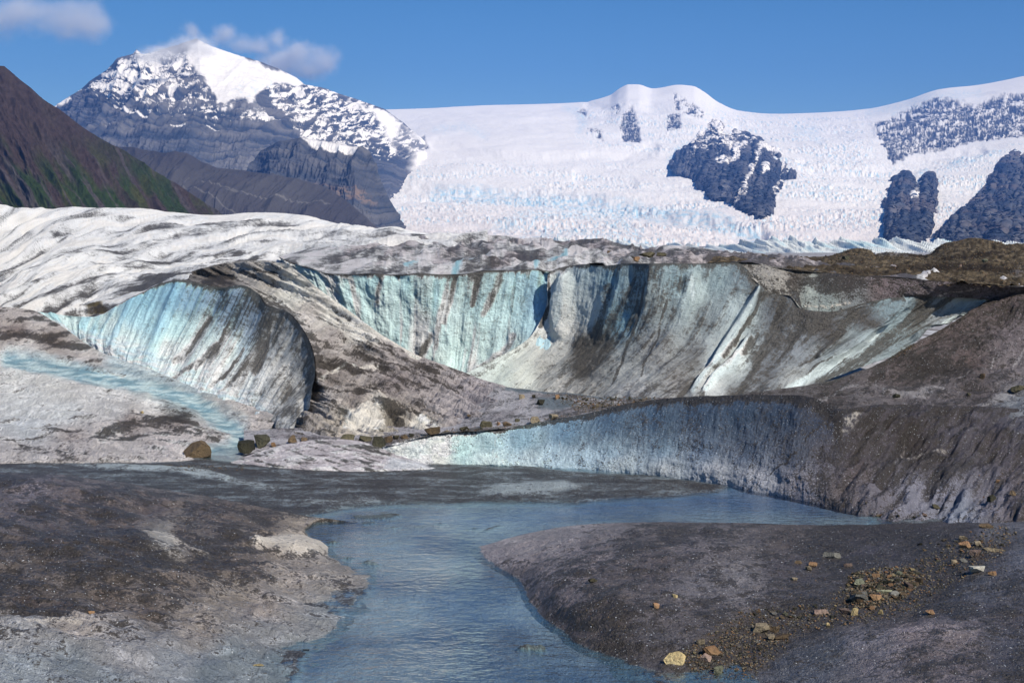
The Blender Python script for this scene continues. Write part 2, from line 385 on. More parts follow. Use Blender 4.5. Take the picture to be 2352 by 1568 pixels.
# ---- snow peak on the left with its banded rock walls
def rockface(c, x, z, sc=1.0, seed=0):
    """gullies and strata: displacement and shade of bare rock"""
    zz = z + .06 * x + 60 * sc * fbm(x / (500 * sc), z / (300 * sc), 4, 404 + seed)
    g = ridge(x / (200 * sc), z / (560 * sc), 6, 20 + seed, 0.62); s = 1.6 * fbm(x / (1500 * sc), zz / (70 * sc), 5, 21 + seed, .7)
    s2 = 1.5 * fbm(x / (300 * sc), zz / (24 * sc), 4, 22 + seed, .65)
    return g, s, s2
def p_peak(c):
    X, Y, P = c.X, c.Y, c.P; x, z = P[..., 0], P[..., 2]
    g, s, s2 = rockface(c, x, z)
    edge = sstep(0, 0.04, c.V)
    c.d = (52 * (g - 0.4) + 16 * s + 9 * s2 + 20 * fbm(x / 120, z / 120, 5, 23, 0.62)) * (0.12 + 0.88 * edge) * sstep(0, .07, 1 - c.U)
    jx = X + 12 * fbm(X / 22, Y / 16, 4, 24); jy = Y + 9 * fbm(X / 18, Y / 14, 4, 25)
    # snow: the smooth shoulder, the half covered walls, thin bands
    field = poly(jx, jy, [(425, 125), (450, 95), (485, 98), (600, 148), (700, 183), (690, 200), (640, 188), (612, 205), (590, 215), (585, 235), (605, 252), (632, 272), (620, 274), (596, 262), (575, 236), (545, 225), (520, 252), (508, 250), (495, 225), (470, 180), (440, 155)], 4)
    small = np.maximum(poly(jx, jy, [(378, 198), (405, 190), (410, 210), (392, 222)], 3), np.maximum(poly(X, Y, [(693, 318), (760, 326), (822, 338), (818, 352), (760, 347), (725, 338)], 3), poly(X, Y, [(120, 243), (160, 222), (165, 228), (130, 248)], 2)))
    small = np.maximum(small, stroke(X + 3 * fbm(X / 10, Y / 10, 3), Y, [(262, 240), (290, 254), (320, 262), (345, 272)], 3.0, 3))
    small = np.maximum(small, stroke(X, Y, [(392, 288), (425, 293)], 1.6, 2)); small = np.maximum(small, stroke(X, Y, [(475, 288), (503, 297)], 2, 2))
    small = np.maximum(small, poly(jx, jy, [(800, 235), (870, 252), (900, 262), (950, 310), (985, 345), (960, 362), (905, 330), (880, 290), (850, 260)], 6))
    wx = X + 8 * fbm(X / 40, Y / 40, 3, 401); wy = Y + 8 * fbm(X / 50, Y / 40, 3, 402)
    patt = 1.5 * fbm(wx / 46, (wy + 0.10 * X) / 6.5, 6, 26, .68) + 1.1 * fbm((wx + wy * .9) / 14, (wy - wx * .5) / 30, 5, 27, .65) + .5 * np.where(X > 560, 1, .3) * fbm((wx - wy) / 40, (wy * .8 - wx * .45) / 5, 5, 28, .65)
    dens = np.zeros(X.shape) - 1.0
    for pl, v, so in (([(150, 235), (240, 160), (320, 110), (430, 120), (440, 160), (400, 190), (330, 230), (290, 215), (270, 235), (240, 225), (200, 205)], 0.20, 16),
                  ([(280, 210), (440, 150), (480, 200), (510, 250), (500, 280), (400, 270), (300, 250)], -0.22, 14),
                  ([(600, 195), (690, 180), (850, 232), (890, 260), (900, 350), (860, 330), (780, 330), (700, 300), (630, 250)], -0.06, 14),
                  ([(640, 260), (760, 290), (870, 330), (900, 370), (820, 345), (700, 320)], -0.12, 10),
                  ([(820, 225), (890, 250), (950, 310), (985, 350), (900, 365), (860, 280)], 0.05, 10),
                  ([(480, 240), (600, 235), (640, 280), (520, 268)], -0.05, 8)):
        dens = np.maximum(dens, -1 + (1 + v) * poly(jx, jy, pl, so))
    sn = np.clip(np.maximum(np.maximum(field, small), sstep(-0.10, 0.10, dens + patt)), 0, 1)
    sn = np.maximum(sn, sstep(935, 965, jx))
    sn = sn * (1 - 0.85 * poly(jx, jy, [(900, 330), (925, 285), (955, 320), (985, 338), (960, 352), (920, 362)], 4) * sstep(-.2, .1, patt + .2))
    sn = sn * (1 - 0.9 * poly(jx, jy, [(500, 238), (560, 225), (600, 240), (615, 262), (560, 250), (545, 262), (510, 260)], 3) * sstep(-.3, 0, patt))
    rock = mix(ROCK, ROCKL, np.clip(0.38 + 0.9 * s + 0.8 * s2 + 0.4 * n2(x / 300, z / 300, 29), 0, 1))
    rock = mix(rock, np.array([.15, .12, .105]), poly(jx, jy, [(700, 420), (860, 430), (900, 500), (800, 480)], 25) * .8)
    for yy, dd in ((205, 8), (222, 6), (238, 7)):
        rock = rock * (1 - 0.4 * stroke(X, jy, [(190, yy + 5), (270, yy)], dd, 6))[..., None]
    snc = mix(SNOW, BLUEICE, 0.25 * sstep(.2, .5, n2(X / 9, Y / 7, 30)) * poly(jx, jy, [(520, 190), (640, 180), (625, 275), (560, 230)], 12))
    c.d = c.d * (1 - 0.75 * field)
    c.col = rgba(mix(rock, snc, sn))
peak = patch("mountain", [
    [(90, 268, 9800), (125, 244, 9800), (150, 228, 9800), (185, 205, 9700), (215, 180, 9700), (245, 160, 9600), (270, 134, 9600), (283, 131, 9600), (305, 124, 9500), (313, 113, 9500), (325, 124, 9500), (345, 122, 9500), (400, 105, 9500), (435, 95, 9500), (453, 90, 9500), (485, 106, 9500), (540, 125, 9500), (600, 142, 9500), (640, 158, 9500), (680, 178, 9600), (700, 195, 9600), (735, 200, 9700), (800, 222, 10000), (850, 238, 10400), (885, 251, 10800), (930, 285, 11000), (1000, 345, 10800)],
    [(90, 300, 9000), (250, 240, 8600), (400, 215, 8300), (560, 215, 8300), (700, 260, 8600), (850, 300, 9200), (1000, 352, 10500)],
    [(90, 360, 7800), (250, 330, 7300), (400, 320, 7000), (560, 320, 7000), (700, 340, 7400), (850, 350, 8000), (990, 362, 10000)],
    [(90, 600, 6300), (250, 600, 6000), (400, 600, 5900), (560, 600, 5900), (700, 600, 6000), (850, 600, 6300), (960, 600, 7600)]],
    p_peak, M_ROCK, 1.3, lin_rows=(0,), label="tall snow capped peak with banded rock walls left of the icefall")

# ---- dark headland below the peak and the ridge in front of it
def p_head(c):
    X, Y, P = c.X, c.Y, c.P; x, z = P[..., 0], P[..., 2]
    g, s, s2 = rockface(c, x, z, 0.7, 5); edge = sstep(0, 0.05, c.V)
    c.d = (42 * (g - .4) + 10 * s + 5 * s2 + 13 * fbm(x / 80, z / 80, 5, 31, 0.6)) * (0.15 + .85 * edge)
    rock = mix(ROCK * .9, ROCKL * 0.8, np.clip(0.4 + 0.7 * s + 0.6 * s2 + .4 * n2(x / 200, z / 250, 32), 0, 1))
    rock = mix(rock, np.array([.24, .17, .13]), 0.8 * poly(X + 10 * fbm(X / 30, Y / 30), Y, [(700, 420), (760, 425), (830, 432), (870, 460), (830, 462), (780, 450), (740, 455)], 8) * sstep(-.4, .2, n2(X / 20, Y / 6, 33)))
    sn = poly(X, Y + 3 * fbm(X / 12, Y, 3), [(690, 316), (740, 324), (822, 338), (818, 350), (790, 350), (760, 346), (725, 340)], 2.5)
    sn = np.maximum(sn, 0.9 * poly(X, Y, [(510, 380), (516, 378), (516, 386)], 2))
    c.col = rgba(mix(rock, SNOW, sn))
patch("mountain", [
    [(560, 400, 6200), (600, 345, 6100), (640, 325, 6000), (690, 316, 5900), (740, 324, 5800), (822, 338, 5600), (832, 337, 5600), (848, 345, 5600), (856, 360, 5500), (868, 395, 5400), (885, 432, 5300), (895, 455, 5250), (908, 478, 5200), (920, 508, 5100), (932, 532, 5100), (960, 600, 5000)],
    [(540, 450, 5600), (640, 420, 5400), (730, 420, 5200), (810, 430, 5000), (860, 460, 5000), (905, 510, 5000), (950, 610, 4900)],
    [(520, 620, 5000), (620, 620, 4900), (710, 620, 4800), (800, 620, 4800), (850, 620, 4800), (900, 620, 4800), (945, 625, 4800)]],
    p_head, M_ROCK, 1.3, lin_rows=(0,), label="dark headland cliff dropping to the left edge of the icefall")
def p_ridge(c):
    X, Y, P = c.X, c.Y, c.P; x, z = P[..., 0], P[..., 2]
    g, s, s2 = rockface(c, x, z, 0.6, 8); edge = sstep(0, 0.05, c.V)
    c.d = (30 * (g - .4) + 9 * fbm(x / 90, z / 90, 5, 34, 0.6)) * (0.15 + .85 * edge)
    rock = mix(np.array([.05, .045, .05]), np.array([.085, .08, .08]), np.clip(.5 + .6 * n2(x / 150, z / 120, 35), 0, 1))
    th = np.zeros(X.shape)
    for pts in ([(420, 425), (440, 432), (480, 450), (520, 475), (560, 492)], [(455, 412), (500, 430), (545, 440)], [(415, 420), (435, 405)], [(520, 440), (600, 448), (680, 455), (760, 462)]):
        th = np.maximum(th, stroke(X + 4 * fbm(X / 14, Y / 14, 3, 36), Y + 3 * fbm(X / 9, Y / 9, 3, 37), pts, 1.3, 1.6))
    c.col = rgba(mix(rock, np.array([.2, .19, .18]), th * 0.6))
patch("mountain", [
    [(200, 330, 4900), (280, 337, 4900), (310, 338, 4800), (345, 346, 4800), (380, 352, 4700), (402, 347, 4700), (430, 352, 4700), (460, 370, 4700), (500, 385, 4600), (560, 392, 4600), (640, 402, 4500), (700, 415, 4500), (745, 428, 4500), (790, 455, 4400), (830, 490, 4300), (868, 522, 4300), (920, 590, 4200)],
    [(200, 470, 4200), (400, 460, 4100), (600, 470, 4000), (760, 500, 4000), (910, 600, 4000)],
    [(200, 620, 3700), (400, 620, 3700), (600, 620, 3700), (760, 620, 3700), (900, 625, 3800)]],
    p_ridge, M_ROCK, 1.5, lin_rows=(0,), label="low dark blue ridge at the foot of the snow peak")

# ---- rock buttresses standing in the icefall
def p_but(c):
    X, Y, P = c.X, c.Y, c.P; x, z = P[..., 0], P[..., 2]
    g, s, s2 = rockface(c, x, z, 0.6, 11); e = np.minimum(np.minimum(c.V, 1 - c.V), np.minimum(c.U, 1 - c.U)); edge = sstep(0, 0.08, e)
    gv = ridge((X + .22 * Y + 5 * fbm(X / 20, Y / 20, 3, 48)) / 15, Y / 120, 5, 49, .6)
    c.d = (26 * (gv - .4) + 5 * fbm(X / 9, Y / 12, 5, 41, 0.6) + 3 * fbm(X / 30, (Y + .1 * X) / 3.5, 4, 42)) * (0.1 + .9 * edge) + 25 * sstep(0, .3, np.minimum(c.U, 1 - c.U))
    rock = mix(ROCK * .8, ROCKL, np.clip(0.25 + 1.1 * fbm(X / 60, (Y + .12 * X + 6 * fbm(X / 30, Y / 30, 3, 50)) / 5, 5, 51, .65) + .9 * fbm((X + .25 * Y) / 9, Y / 60, 5, 52, .6) + .4 * n2(X / 40, Y / 50, 42), 0, 1))
    jx = X + 8 * fbm(X / 12, Y / 12, 4, 43); jy = Y + 6 * fbm(X / 10, Y / 10, 4, 44); sn = np.zeros(X.shape)
    for pts, w in (([(1745, 345), (1732, 385), (1715, 420), (1700, 470)], 3), ([(1800, 375), (1790, 420), (1775, 450)], 3), ([(1695, 340), (1690, 370), (1650, 380)], 14), ([(1640, 270), (1665, 330), (1690, 350)], 14),
                   ([(1745, 340), (1790, 350), (1835, 390)], 12), ([(1590, 330), (1620, 300), (1640, 270)], 8), ([(2110, 410), (2115, 440), (2095, 465)], 7), ([(1760, 385), (1752, 405)], 3)):
        sn = np.maximum(sn, stroke(jx, jy, pts, w, 3, False))
    sn = np.maximum(sn, sstep(.02, .16, fbm((X + Y * .4) / 18, (Y - X * .25) / 5, 6, 45, .65) + .5 * fbm(X / 30, Y / 24, 4, 46) - sstep(325, 385, Y) * .5) * (X < 1900) * poly(X, Y, [(1560, 260), (1860, 280), (1860, 420), (1560, 400)], 20))
    rock = mix(rock, np.array([.16, .13, .12]), (X > 2000) * .5 * sstep(.0, .4, n2(x / 200, z / 60, 47)))
    c.col = rgba(mix(rock, SNOW, np.clip(sn, 0, 1)))
def ice_D(y):
    return 1.0 / np.interp(y, [250, 330, 430, 520, 610], [1 / 14000, 1 / 10500, 1 / 7900, 1 / 5550, 1 / 3600])
def but(label, rows, pull, lr=(0, 2)):
    """rock standing out of the icefall: each row hugs the ice, the middle bulges out"""
    R = [[(x, y, ice_D(y) * (1 - p)) for x, y in r] for r, p in zip(rows, pull)]
    patch("mountain", R, p_but, M_ROCK, 1.25, lin_rows=lr, label=label, jit=5)
but("blue grey rock buttress standing in the middle of the icefall", [
    [(1535, 372), (1552, 352), (1580, 335), (1600, 318), (1612, 300), (1632, 283), (1640, 270), (1650, 266), (1654, 300), (1672, 318), (1690, 300), (1720, 312), (1745, 322), (1765, 340), (1790, 345), (1810, 375), (1832, 395)],
    [(1545, 392), (1562, 385), (1585, 380), (1600, 375), (1612, 370), (1632, 370), (1645, 372), (1660, 375), (1675, 378), (1692, 380), (1710, 380), (1730, 382), (1750, 386), (1768, 392), (1785, 398), (1802, 405), (1828, 410)],
    [(1565, 405), (1585, 418), (1600, 430), (1618, 442), (1632, 455), (1650, 465), (1668, 465), (1685, 470), (1698, 480), (1710, 492), (1728, 500), (1748, 508), (1760, 500), (1770, 480), (1775, 462), (1790, 440), (1822, 422)]], (.005, .05, .012))
but("narrow twin topped rock outcrop low on the icefall", [
    [(2028, 470), (2040, 430), (2058, 412), (2072, 399), (2086, 401), (2094, 420), (2104, 440), (2116, 430), (2126, 408), (2140, 401), (2152, 408), (2156, 430)],
    [(2030, 500), (2042, 490), (2056, 486), (2070, 482), (2083, 482), (2094, 484), (2104, 487), (2114, 487), (2124, 482), (2134, 478), (2144, 470), (2154, 462)],
    [(2034, 560), (2044, 590), (2056, 600), (2068, 604), (2080, 604), (2090, 602), (2098, 590), (2106, 575), (2116, 555), (2128, 535), (2138, 515), (2150, 490)]], (.005, .04, .012))
but("steep grey rock spur at the right edge of the icefall", [
    [(2122, 575), (2150, 540), (2185, 510), (2215, 488), (2238, 470), (2252, 452), (2268, 438), (2276, 415), (2288, 395), (2306, 372), (2330, 352), (2345, 360), (2380, 350), (2480, 300)],
    [(2122, 590), (2152, 570), (2185, 552), (2213, 535), (2235, 520), (2250, 508), (2264, 498), (2276, 488), (2290, 480), (2308, 472), (2330, 465), (2350, 460), (2400, 455), (2480, 450)],
    [(2120, 606), (2150, 606), (2185, 606), (2212, 606), (2233, 606), (2250, 606), (2264, 606), (2278, 606), (2292, 606), (2310, 606), (2330, 606), (2350, 606), (2400, 606), (2480, 606)]], (.01, .06, .06), (0,))

# ---- green and purple slope at the far left
def p_slope(c):
    X, Y, P = c.X, c.Y, c.P; x, z = P[..., 0], P[..., 2]
    t = (X * 0.83 - Y * 0.55) * 0.7; q = (X * 0.55 + Y * 0.83) * 0.7         # across and along the fall line
    edge = sstep(0, 0.04, c.V)
    c.d = (14 * (ridge(t / 34, q / 190, 6, 50) - .4) + 4 * fbm(t / 14, q / 22, 5, 51, .6)) * (.2 + .8 * edge)
    u = t / 60
    pur = np.array([.064, .042, .046]); grn = np.array([.030, .050, .016]); olv = np.array([.066, .068, .024]); gry = np.array([.085, .072, .078])
    m = sstep(300, 420, Y + 60 * fbm(t / 60, q / 160, 4, 52) + 0.35 * (200 - X) * 0)
    m = np.clip(0.12 + 0.9 * m * sstep(-.45, .15, fbm(t / 26, q / 130, 4, 53) * 1.6), 0, 1)
    col = mix(pur, grn, m); col = mix(col, olv, m * sstep(-.05, .35, fbm(t / 22, q / 90, 4, 54)) * .9)
    col = mix(col, gry, 0.8 * sstep(.12, .34, fbm(t / 13, q / 240, 4, 55)) * sstep(260, 380, Y))
    col = col * (0.85 + 0.5 * fbm(t / 5, q / 7, 3, 56))[..., None]
    c.col = rgba(col)
patch("hill", [
    [(-140, 60, 2700), (-60, 120, 2600), (0, 151, 2500), (10, 153, 2500), (28, 168, 2500), (45, 182, 2500), (62, 196, 2500), (80, 210, 2450), (100, 228, 2450), (130, 248, 2400), (160, 268, 2400), (190, 292, 2350), (225, 315, 2350), (260, 335, 2300), (285, 345, 2300), (310, 362, 2300), (350, 388, 2200), (400, 418, 2200), (440, 445, 2150), (480, 472, 2150), (515, 495, 2100), (620, 580, 2000)],
    [(-140, 320, 2000), (60, 330, 1950), (200, 380, 1900), (350, 450, 1900), (450, 500, 1900), (600, 590, 1900)],
    [(-140, 610, 1500), (60, 610, 1500), (200, 610, 1500), (350, 610, 1550), (450, 610, 1600), (580, 610, 1700)]],
    p_slope, M_SLOPE, 1.4, lin_rows=(0,), label="dark green and purple scree slope at the far left")

# ---- pale serac band at the foot of the icefall
def p_serac(c):
    X, Y, P = c.X, c.Y, c.P; x, z = P[..., 0], P[..., 2]
    e = sstep(1.0, .55, c.V)
    rg = ridge(x / 22, z / 30, 5, 60); n = fbm(x / 9, z / 9, 5, 61, .6)
    c.dz = (7 * (rg - .35) + 3.0 * n) * e
    c.d = 4 * ridge(x / 14, z / 26, 5, 62) + 1.2 * fbm(x / 5, z / 12, 4, 63)
    b = np.clip(.30 + .55 * sstep(.0, .45, fbm(x / 16, z / 10, 4, 64)), 0, 1)
    col = mix(SNOW * .97, np.array([.50, .72, .78]), b)
    dirt = sstep(.15, .4, fbm((x + z) / 3.5, z / 25, 4, 65)) * .35
    c.col = rgba(mix(col, np.array([.25, .22, .2]), dirt))
M_SER = far_mat("serac_ice", 0.4, 0.5, 0.1, 1.0, 0.3)
patch("glacier", [
    [(960, 552, 1700), (1100, 553, 1700), (1250, 551, 1650), (1400, 553, 1600), (1500, 566, 1500), (1620, 572, 1400), (1700, 563, 1400), (1760, 557, 1350), (1800, 551, 1350), (1830, 548, 1350), (1880, 556, 1350), (1960, 556, 1350), (2040, 556, 1350), (2140, 555, 1350), (2250, 560, 1350), (2480, 560, 1350)],
    [(960, 575, 1450), (1250, 575, 1400), (1500, 590, 1250), (1700, 590, 1200), (1960, 586, 1200), (2480, 584, 1200)],
    [(960, 612, 900), (1250, 612, 880), (1500, 615, 850), (1700, 618, 850), (1960, 618, 850), (2480, 618, 850)]],
    p_serac, M_SER, 1.3, lin_rows=(0,), label="jagged band of pale blue seracs under the icefall")
# ================================================================== THE NEAR ICE
DIRTY = ((.012, .009, .007), (.075, .06, .05))
M_TOP = ice_mat("weathered_ice", (1.6, 7, 1), 20, spread=0.5, bump=0.07, grain=0.22, edge=(.15, .85), rough=0.6, spec=0.25)
M_WALL = ice_mat("fluted_ice_wall", (11, 1.0, 1), 26, dirt=((.022, .02, .018), (.11, .10, .09)), spread=0.6, bump=0.045, grain=0.22, rough=0.5, spec=0.3, edge=(.12, .92))
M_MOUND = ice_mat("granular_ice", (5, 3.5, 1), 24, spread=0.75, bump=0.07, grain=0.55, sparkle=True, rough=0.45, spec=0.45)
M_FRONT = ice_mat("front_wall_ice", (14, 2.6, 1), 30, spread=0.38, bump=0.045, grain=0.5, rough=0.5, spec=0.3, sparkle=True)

def tame(c, top=0.04, bottom=0.0):
    """keeps the edges traced in the image: displacement fades towards the first (and last) row"""
    e = 0.15 + 0.85 * sstep(0, top, c.V)
    return e * (0.15 + 0.85 * sstep(0, bottom, 1 - c.V)) if bottom else e

# ---- upper glacier: white rolling ice reaching to the left skyline
def p_upper(c):
    X, Y, P = c.X, c.Y, c.P; x, y = P[..., 0], P[..., 1]
    near = sstep(170, 60, y)
    # folds sweep up from the lower left and flatten out towards the right
    phi = Y - 150 * np.exp(-np.clip(X + 40, -60, 3000) / 250) + .05 * X + 22 * fbm(X / 260, Y / 90, 3, 70)
    sc = y / 75.0
    fold = fbm(X / 300, phi / 34, 3, 71); fine = fbm(X / 130, phi / 11, 5, 72, .6); comb = fbm((X + 1.2 * Y) / 9, (Y - .3 * X) / 30, 3, 73)
    c.dz = (0.95 * fold + 0.30 * fine + .03 * comb) * sc * tame(c, .05)
    a = phi / 12.0; b = X / 60.0
    dk = np.zeros(X.shape); jx = X + 14 * fbm(X / 40, Y / 14, 4, 74); jy = Y + 7 * fbm(X / 30, Y / 12, 4, 75)
    for pts, w, v in (([(95, 575), (60, 600), (20, 640)], 10, .35), ([(320, 555), (345, 562), (390, 560)], 5, .5), ([(160, 548), (140, 556), (110, 552)], 4, .8), ([(0, 540), (60, 545), (120, 555)], 5, .4),
                      ([(210, 635), (270, 600), (330, 570), (420, 555)], 9, .35), ([(250, 640), (330, 610), (420, 585), (520, 575)], 8, .5), ([(450, 580), (520, 575), (570, 582), (600, 600)], 5, .9),
                      ([(480, 650), (560, 640), (640, 625), (660, 610)], 9, .85), ([(300, 665), (380, 645), (470, 630), (560, 605)], 7, .6), ([(150, 615), (180, 640), (200, 690)], 10, .3),
                      ([(0, 630), (90, 665), (170, 690)], 9, .25), ([(100, 700), (160, 690), (230, 700), (300, 700)], 5, .9), ([(20, 725), (120, 712), (180, 720)], 6, .6), ([(560, 525), (640, 520), (720, 530)], 5, .4),
                      ([(600, 560), (680, 550), (760, 550), (840, 545)], 6, .55), ([(350, 505), (420, 500)], 4, .45), ([(380, 525), (470, 520), (540, 512)], 5, .4), ([(640, 510), (720, 506)], 4, .4), ([(700, 570), (800, 560), (900, 550)], 6, .6),
                      ([(180, 590), (240, 570), (330, 545)], 6, .3)):
        dk = np.maximum(dk, v * stroke(jx, jy, pts, w, w * 1.6))
    band = fbm(X / 180, phi / 13, 6, 76, .62)
    gen = 0.12 + 1.75 * band - .25 * fold + 0.14 * sstep(520, 640, Y) - 0.10 * sstep(520, 480, Y) + .12 * comb
    d = np.clip(gen + 0.55 * dk, -.1, .95)
    col = mix(np.array([.84, .84, .85]), np.array([.56, .55, .56]), np.clip(gen * .8 + .5 * dk, 0, 1))
    br = poly(jx, jy, [(190, 702), (230, 696), (262, 702), (255, 712), (200, 712)], 4)
    col = mix(col, np.array([.08, .065, .03]), br)
    c.F = np.stack([b, a, 0 * a], -1)
    c.col = rgba(col); c.col[..., 3] = d
patch("glacier", [
    [(-120, 466, 270), (0, 472, 260), (60, 476, 255), (120, 480, 250), (175, 477, 250), (250, 476, 250), (330, 480, 240), (400, 487, 235), (460, 491, 235), (520, 492, 230), (570, 488, 230), (640, 487, 225), (690, 493, 220), (740, 505, 215), (800, 517, 205), (860, 526, 200), (880, 523, 190), (905, 520, 185), (935, 528, 180), (960, 534, 180), (1120, 545, 170)],
    [(-120, 535, 150), (100, 540, 145), (300, 535, 145), (500, 530, 150), (700, 535, 140), (900, 545, 130), (1120, 552, 125)],
    [(-120, 600, 98), (100, 590, 100), (300, 580, 102), (500, 570, 105), (700, 575, 95), (850, 585, 80), (1120, 580, 75)],
    [(-120, 665, 72), (80, 660, 72), (250, 650, 73), (400, 630, 76), (560, 610, 76), (660, 608, 66), (760, 630, 58)],
    [(-120, 725, 60), (60, 715, 60), (200, 712, 59), (300, 690, 58), (420, 665, 55), (540, 680, 52), (680, 690, 50)],
    [(-120, 800, 52), (60, 790, 52), (200, 780, 53), (300, 740, 52), (420, 720, 50), (540, 740, 48), (680, 760, 46)]],
    p_upper, M_TOP, 1.6, label="white rolling upper glacier streaked with grit at the left")

# ---- grey rolls on top of the main cliff
RIM_L = [(640, 590, 63), (680, 606, 60), (720, 618, 57), (760, 629, 55), (800, 630, 53), (860, 628, 51), (910, 631, 49), (960, 628, 47), (1010, 630, 45.5), (1060, 629, 44.5), (1120, 622, 43.5), (1180, 621, 43), (1230, 618, 42.6), (1262, 622, 42.4), (1300, 618, 42.2)]
RIM_L = [(x, y, 42.4 + (D - 42.4) * 0.12 if D > 42.4 else D) for x, y, D in RIM_L]

def p_mid(c):
    X, Y, P = c.X, c.Y, c.P; x, y = P[..., 0], P[..., 1]
    a = x * 0.95 + y * 0.30; b = x * 0.75 - y * 0.35
    e = np.minimum(tame(c, .08), 0.1 + sstep(0, .12, 1 - c.V))
    rolls = ridge(b / 3.2, (a + y) / 26.0, 4, 80)
    c.dz = (0.55 * (rolls - .35) + 0.12 * fbm(b / .6, a / 4, 4, 81) + .25 * fbm(x / 5, y / 9, 4, 82)) * e * sstep(0.03, .12, c.U)
    jx = X + 12 * fbm(X / 40, Y / 12, 4, 83); jy = Y + 5 * fbm(X / 30, Y / 9, 4, 84)
    dk = np.zeros(X.shape)
    for pts, w, v in (([(880, 560), (980, 550), (1080, 560)], 8, .6), ([(1250, 552), (1330, 556), (1420, 570), (1520, 578)], 7, .7), ([(1000, 600), (1060, 575), (1130, 572)], 8, .6), ([(870, 610), (900, 580), (960, 570)], 8, .5),
                      ([(1100, 560), (1180, 555), (1240, 565)], 5, .6), ([(1120, 612), (1180, 590), (1250, 585)], 8, .7), ([(1400, 590), (1550, 590), (1700, 596)], 8, .5), ([(760, 600), (840, 570), (900, 555)], 7, .6), ([(1620, 572), (1740, 588), (1850, 600)], 7, .6),
                      ([(950, 535), (1010, 540), (1040, 548)], 5, .5), ([(1330, 548), (1380, 548), (1420, 556)], 4, .8)):
        dk = np.maximum(dk, v * stroke(jx, jy, pts, w, w * 1.5))
    dk = np.maximum(dk, .75 * poly(jx, jy, [(1480, 580), (1600, 572), (1760, 586), (1900, 596), (2100, 610), (2100, 660), (1500, 600)], 10))
    rim = sstep(.10, .0, 1 - c.V)
    ph = Y + .30 * X + 14 * fbm(X / 90, Y / 30, 3, 88); d = np.clip(.26 + .25 * sstep(.25, .6, 1 - rolls) + .5 * dk + 1.1 * fbm((X - 2 * Y) / 110, ph / 15, 5, 85, .6) + .25 * rim, 0, 1)
    col = mix(np.array([.60, .60, .64]), np.array([.36, .33, .35]), np.clip(.25 + dk + .4 * fbm(X / 60, Y / 9, 4, 86), 0, 1))
    bl = np.zeros(X.shape)
    for pts in ([(1040, 618), (1070, 600), (1130, 582)], [(930, 610), (960, 600)], [(1230, 612), (1270, 595), (1300, 580)]):
        bl = np.maximum(bl, stroke(X, Y, pts, 5, 4, False))
    col = mix(col, np.array([.25, .48, .58]), bl * .9); d = d * (1 - .8 * bl)
    c.F = np.stack([a, b, 0 * a], -1); c.col = rgba(col); c.col[..., 3] = d
RIM_R0 = [(1258, 632, 39.0), (1270, 622, 39.2), (1300, 612, 39.4), (1340, 607, 39.3), (1382, 605, 39.2), (1395, 614, 39.4), (1415, 616, 39.5), (1432, 606, 39.2), (1470, 604, 39), (1540, 605, 38.8), (1600, 605, 38.6), (1660, 602, 38.5), (1720, 603, 38.4), (1760, 610, 38.3), (1850, 622, 38.0), (2000, 634, 38.0), (2200, 648, 38.5), (2480, 664, 39)]
RIM_R = RIM_R0
RR_B = [(x, y, D + 3.0 * min(1, max(0, (1500 - x) / 250))) for x, y, D in RIM_R0]
patch("glacier", [
    [(640, 590, 80), (760, 560, 105), (880, 546, 120), (905, 540, 130), (940, 536, 130), (1000, 541, 130), (1060, 546, 130), (1090, 546, 130), (1120, 540, 130), (1160, 541, 130), (1200, 548, 125), (1230, 545, 125), (1290, 554, 120), (1340, 550, 115), (1380, 548, 112), (1420, 560, 108), (1460, 566, 104), (1480, 572, 100), (1530, 562, 98), (1580, 566, 96), (1650, 576, 94), (1720, 588, 90), (1800, 594, 86), (1900, 600, 80), (2480, 640, 70)],
    [(640, 592, 58), (760, 588, 66), (900, 574, 74), (1200, 572, 72), (1500, 584, 66), (1800, 604, 60), (2480, 650, 52)],
    RIM_L[:-2] + [(1258, 626, 42.25)] + [(x, y, D + .1) for x, y, D in RR_B[1:]]],
    p_mid, M_TOP, 1.5, label="grey rounded ice rolls along the top of the main cliff")

